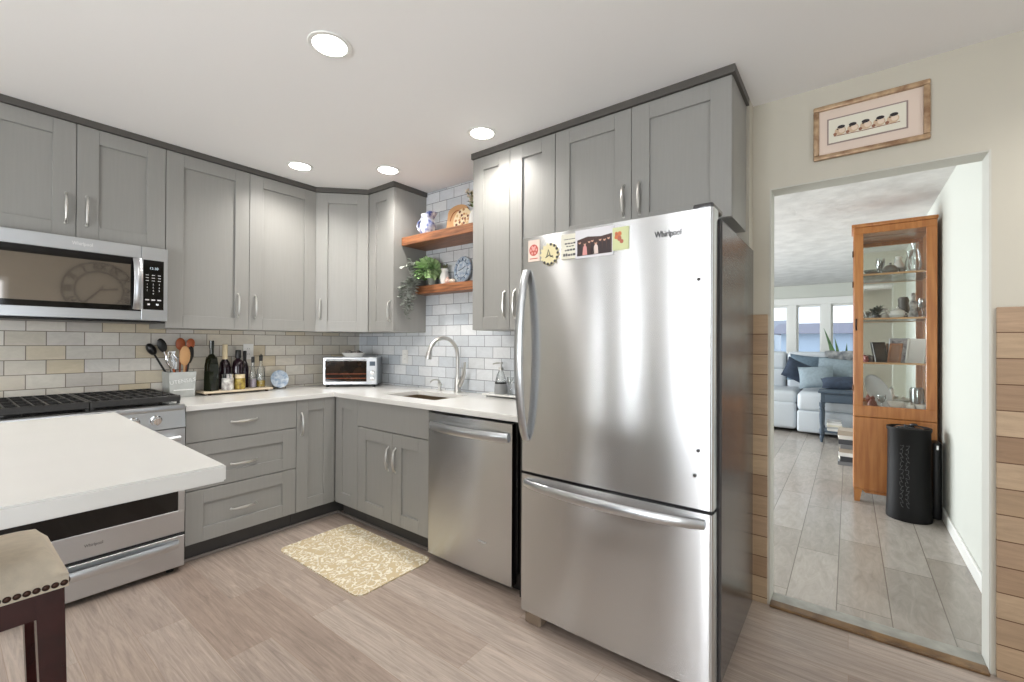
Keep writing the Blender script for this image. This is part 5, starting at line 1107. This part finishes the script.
# black bin
r = thing('hall_bin', 'tall black cylindrical bin with pale script lettering in front of the display cabinet', 'bin', (4.39, -0.355, 0))
bm = bmesh.new(); lathe(bm, [(0, 0), (0.130, 0), (0.132, 0.02), (0.126, 0.15), (0.122, 0.4), (0.122, 0.64), (0.128, 0.655), (0.128, 0.672), (0.118, 0.672), (0.112, 0.66), (0, 0.655)], (4.39, -0.355, 0), 36); obj('body', bm, mat('black_enamel', srgb(12, 11, 12), .5, spec=0.25), r)
bm = bmesh.new(); lathe(bm, [(0.09, 0.6605), (0.07, 0.675), (0.03, 0.68), (0.03, 0.69), (0, 0.69)], (4.39, -0.355, 0), 28); ball(bm, (4.37, -0.38, 0.694), 0.022, (1, 1, .5)); obj('lid', bm, mat('glossy_black_lid', srgb(52, 52, 54), .15), r)
bm = bmesh.new(); rnd = random.Random(1)
# flowing script runs up the side: loops that follow the curved wall
for band, a0 in enumerate((2.75, 3.0)):
    pts = []
    for i in range(90):
        z = 0.10+0.46*i/89; rr_ = 0.124 if z > 0.3 else 0.124+0.004*(0.3-z)/0.2; a = a0+0.07*math.sin(i*0.9)+0.03*math.sin(i*0.31); z2 = z+0.010*math.cos(i*1.1)
        pts.append((4.39+(rr_+0.002)*math.cos(a), -0.355+(rr_+0.002)*math.sin(a), z2))
    tube(bm, pts, 0.0011, 5)
obj('script_lettering', bm, mat('pale_grey_script', srgb(82, 82, 82), .6), r)
r = thing('black_case', 'black upright case with a silver catch between the bin and the hall wall', 'case', (4.50, -0.495, 0))
bm = bmesh.new(); box(bm, (4.45, -0.5435, 0), (4.59, -0.488, 0.565), 0.02, 3); obj('body', bm, mat('matte_black_case', srgb(16, 16, 17), .5), r)
obj('catch', B((4.4465, -0.522, 0.515), (4.4495, -0.511, 0.545)), M['chrome'], r)

# ------------------------------------------------------------------ living room
def cushion(lo, hi, bev): bm = bmesh.new(); box(bm, lo, hi, bev, 4); return bm
r = thing('sofa', 'pale grey blue sectional recliner sofa under the living room windows', 'sofa', (8.5, 1.0, 0))
ys = [(0.60, 1.45), (1.47, 2.30)]
obj('base', cushion((7.75, -0.30, 0.03), (9.2, 2.9, 0.30), 0.02), M['sofa'], r)
for a, b in ys:
    obj('footrest', cushion((7.56, a, 0.05), (7.74, b, 0.44), 0.05), M['sofa'], r)
    obj('seat_cushion', cushion((7.58, a, 0.40), (8.55, b, 0.60), 0.06), M['sofa'], r)
obj('seat_cushion', cushion((7.46, -0.28, 0.34), (8.55, 0.585, 0.60), 0.06), M['sofa'], r)
obj('front_panel', cushion((7.46, -0.28, 0.04), (7.74, 0.585, 0.345), 0.03), M['sofa'], r)
obj('armrest', cushion((7.7, 2.32, 0.05), (9.1, 2.62, 0.72), 0.06), M['sofa'], r)
for a, b in ((-0.28, 0.80), (0.815, 1.60), (1.615, 2.30)):
    obj('back_cushion', cushion((8.42, a, 0.56), (8.75, b, 0.88), 0.06), M['sofa'], r)
    obj('headrest', cushion((8.46, a, 0.86), (8.80, b, 1.16), 0.06), M['sofa'], r)
obj('back_panel', cushion((8.80, -0.3, 0.30), (9.05, 2.4, 1.02), 0.03), M['sofa'], r)
def pillow(label, c, w, h, t, m, rz, tilt, roll=0):
    bm = bmesh.new(); n = 10; g = {}
    for s in (1, -1):
        for i in range(n+1):
            for j in range(n+1):
                u = i/n*2-1; v = j/n*2-1; k = (1-abs(u)**2.6)*(1-abs(v)**2.6)
                pin = 1-0.07*(1-abs(u)**2)*abs(v)**3; pin2 = 1-0.07*(1-abs(v)**2)*abs(u)**3
                if (i in (0, n) or j in (0, n)) and s == -1: g[(i, j, s)] = g[(i, j, 1)]; continue
                g[(i, j, s)] = bm.verts.new((u*w/2*pin2, s*t/2*k**0.5, v*h/2*pin))
    for s in (1, -1):
        for i in range(n):
            for j in range(n): bm.faces.new((g[(i, j, s)], g[(i+1, j, s)], g[(i+1, j+1, s)], g[(i, j+1, s)]))
    T = Matrix.Translation(c) @ Matrix.Rotation(rz, 4, 'Z') @ Matrix.Rotation(tilt, 4, 'X') @ Matrix.Rotation(roll, 4, 'Y')
    for v in bm.verts: v.co = T @ v.co
    return tag(obj('throw_pillow', bm, m, smooth=70), label, 'pillow')
P2 = R90
pillow('dark blue patterned pillow leaning on the sofa back, behind the others', (8.30, 0.52, 0.90), 0.50, 0.44, 0.14, M['teal'], P2, -0.35, 0.1)
pillow('slate and navy pillow standing on its corner, leftmost on the sofa', (8.00, 0.62, 0.87), 0.38, 0.34, 0.13, M['navy'], P2+0.5, -0.35, 0.5)
pillow('pale grey blue pillow in the middle of the sofa pillows', (7.86, 0.38, 0.80), 0.44, 0.36, 0.15, M['slate'], P2, -0.5, -0.1)
pillow('light blue pillow behind the pale one, toward the display cabinet', (8.14, 0.14, 0.92), 0.50, 0.36, 0.14, M['slate'], P2, -0.6, 0.12)
pillow('navy piped pillow lying nearest the side table', (7.62, 0.08, 0.745), 0.46, 0.28, 0.14, M['navy'], P2, -1.15, -0.1)
bm = bmesh.new(); nx, ny = 16, 10; g = {}
for i in range(nx+1):
    for j in range(ny+1):
        u = i/nx; v = j/ny; y = -0.22+0.52*v
        x, z = (8.45-0.02, 0.92+0.25*u*2) if u < 0.5 else (8.45+0.36*(u-0.5)*2, 1.175)
        g[(i, j)] = bm.verts.new((x-0.006+0.006*math.sin(9*v+5*u), y+0.05*(u-0.5), z+0.008*math.sin(14*v+3*u)))
for i in range(nx):
    for j in range(ny): bm.faces.new((g[(i, j)], g[(i+1, j)], g[(i+1, j+1)], g[(i, j+1)]))
ret = bmesh.ops.solidify(bm, geom=bm.faces[:], thickness=0.012)
tag(obj('throw_blanket', bm, mat('pale_throw', srgb(206, 206, 204), .9, c2=srgb(128, 134, 142), nscale=12)), 'pale grey throw blanket draped over the sofa back by the plant', 'blanket')

# navy side table
r = thing('side_table', 'slate navy turned-leg side table in front of the sofa, beside the display cabinet', 'table', (7.3, 0.1, 0))
tx0, tx1, ty0, ty1 = 7.03, 7.42, -0.22, 0.32
obj('tabletop', cushion((tx0, ty0, 0.645), (tx1, ty1, 0.67), 0.006), M['navypaint'], r)
bm = bmesh.new(); box(bm, (tx0+0.03, ty0+0.03, 0.52), (tx1-0.03, ty1-0.03, 0.6445)); obj('apron', bm, M['navypaint'], r)
obj('drawer', cushion((tx0+0.018, ty0+0.08, 0.535), (tx0+0.0298, ty1-0.08, 0.63), 0.003), M['navypaint'], r)
for x in (tx0+0.04, tx1-0.04):
    for y in (ty0+0.04, ty1-0.04):
        bm = bmesh.new(); lathe(bm, [(0, 0), (0.012, 0), (0.018, 0.03), (0.024, 0.07), (0.016, 0.09), (0.026, 0.12), (0.026, 0.17), (0.018, 0.19), (0.024, 0.26), (0.028, 0.36), (0.02, 0.42), (0.028, 0.44), (0.020, 0.455), (0.028, 0.47), (0.028, 0.5195), (0, 0.5195)], (x, y, 0), 16); obj('leg', bm, M['navypaint'], r)
obj('shelf', cushion((tx0+0.035, ty0+0.05, 0.13), (tx1-0.035, ty1-0.05, 0.15), 0.003), M['navypaint'], r)
# books
def bookstack(x, y, z, n, label, dims, cols, grp, nm='book', cat='book', places=None):
    rnd = random.Random(n+int(x*10)); zz = z+0.0003
    for i in range(n):
        h = dims[2]*rnd.uniform(.8, 1.2); w = dims[0]*rnd.uniform(.85, 1); d = dims[1]*rnd.uniform(.85, 1); a = rnd.uniform(-.12, .12)
        rb = thing(nm, label[i], cat, (x, y, zz), grp, local=True, rotz=a)
        bm = bmesh.new(); box(bm, (-w/2, -d/2, 0), (w/2, d/2, 0.003)); box(bm, (-w/2, -d/2, h-0.003), (w/2, d/2, h)); box(bm, (-w/2, -d/2, 0.003), (-w/2+0.003, d/2, h-0.003)); obj('cover', bm, cols[i % len(cols)], rb, local=True)
        obj('pages', B((-w/2+0.0031, -d/2+0.005, 0.0031), (w/2-0.006, d/2-0.005, h-0.0031)), M['paper'], rb, local=True)
        zz += h+0.0004
    return zz
cA = [M['whitemat'], mat('pale_grey_cover', srgb(190, 190, 190), .5), M['paper']]
bookstack(7.20, 0.15, 0.15, 5, ['%s pale book in the white stack on the side table shelf' % k for k in ('bottommost', 'second from the bottom', 'middle', 'second from the top', 'topmost')], (0.2, 0.17, 0.028), cA, 'books on the side table shelf')
cB = [mat('grey_cover', srgb(120, 122, 126), .5), mat('dark_cover', srgb(66, 68, 74), .5), M['whitemat'], mat('tan_cover', srgb(176, 164, 150), .5)]
pos = ['bottommost', 'second from the floor', 'third from the floor', 'fourth from the floor', 'fifth from the floor', 'sixth from the floor', 'second from the top', 'topmost']
bookstack(5.98, -0.02, 0.0, 8, ['%s book in the floor stack left of the display cabinet' % k for k in pos], (0.25, 0.22, 0.045), cB, 'books stacked on the floor')
# snake plant behind the sofa
r = thing('snake_plant', 'tall snake plant with pointed striped leaves behind the sofa at the window', 'plant', (9.7, 0.0, 0))
bm = bmesh.new(); lathe(bm, [(0, 0), (0.12, 0), (0.16, 0.5), (0.165, 0.5), (0.17, 0.52), (0.15, 0.52), (0.145, 0.47), (0, 0.47)], (9.7, 0.05, 0), 28); obj('pot', bm, M['white'], r)
for (dy, dx, h, w) in ((0.27, 0.03, 1.12, 0.075), (0.13, -0.05, 0.95, 0.07), (-0.02, 0.06, 0.85, 0.07), (-0.27, 0, 0.95, 0.075), (-0.14, 0.05, 0.76, 0.06), (0.03, -0.08, 0.72, 0.06)):
    bm = bmesh.new(); n = 12; A_ = []; 
    for i in range(n+1):
        t = i/n; c = Vector((9.7+dx*0.3+dx*t, 0.05+dy*0.15+dy*t**1.4, 0.46+h*t)); ww = 1.6*w*(0.55+0.45*math.sin(PI*min(1, t*1.3)))*(1-t**4) if t < 1 else 0.001
        A_.append([bm.verts.new(c+Vector((0, ww/2, 0))), bm.verts.new(c+Vector((0.01, 0, 0))), bm.verts.new(c+Vector((0, -ww/2, 0))), bm.verts.new(c+Vector((-0.003, 0, 0)))])
    for a, b in zip(A_, A_[1:]):
        for k in range(4): bm.faces.new((a[k], a[(k+1) % 4], b[(k+1) % 4], b[k]))
    bm.faces.new(A_[0]); bm.faces.new(A_[-1][::-1]); obj('leaf', bm, M['sansev'], r)

# ------------------------------------------------------------------ outside the far window
struct('floor_outside', B((10.7, -12, -0.6), (60, 22, -0.5)), mat('grey_street', srgb(170, 172, 172), .8))
def house(name, label, x, y0, y1, zt, wall, roof, ridge):
    r = thing(name, label, 'house', (x+3, (y0+y1)/2, -0.5))
    obj('wall', B((x, y0, -0.5), (x+6, y1, zt)), wall, r)
    bm = bmesh.new(); prism(bm, [(x-0.4, zt), (x+6.4, zt), (x+3, zt+ridge)], 'y', y0-0.4, y1+0.4); obj('roof', bm, roof, r)
    n = max(1, int((y1-y0)/2.0))
    for i in range(n):
        yc = y0+(y1-y0)*(i+0.5)/n
        f = obj('window', B((x-0.06, yc-0.45, zt-1.9), (x, yc+0.45, zt-0.7), 0.01), M['trim'], r); obj('pane', B((x-0.075, yc-0.36, zt-1.8), (x-0.061, yc+0.36, zt-0.8)), mat('dark_window_glass', srgb(70, 84, 100), .1), f)
    bm = bmesh.new(); box(bm, (x-0.08, y0+0.3, -0.5), (x, y0+1.2, 1.6)); obj('door', bm, mat('slate_door', srgb(86, 98, 120), .5), r)
    return r
house('neighbour_house', 'pale blue house with a slate roof seen through the middle living room window', 22, -1.4, 2.3, 1.72, mat('pale_blue_siding', srgb(186, 202, 218), .7), mat('slate_shingles', srgb(118, 118, 132), .8), 0.55)
house('neighbour_house', 'white house with a grey roof seen through the left living room window', 30, 3.2, 8.5, 2.2, mat('white_siding', srgb(214, 222, 228), .7), mat('grey_shingles', srgb(132, 138, 150), .8), 0.6)
house('neighbour_house', 'light grey house seen through the right living room window, beyond the plant', 30, -6.5, -2.0, 2.0, mat('grey_siding', srgb(200, 208, 214), .7), mat('brown_grey_shingles', srgb(136, 136, 142), .8), 0.6)
r = thing('deck_railing', 'dark deck railing outside the left living room window', 'railing', (18, 3.2, -0.5))
bm = bmesh.new(); box(bm, (18, 2.4, 1.15), (18.08, 4.2, 1.23)); obj('handrail', bm, cB[0], r)
for i in range(10): y = 2.45+i*0.19; obj('baluster', B((18.01, y, -0.5), (18.06, y+0.05, 1.149)), cB[0], r)
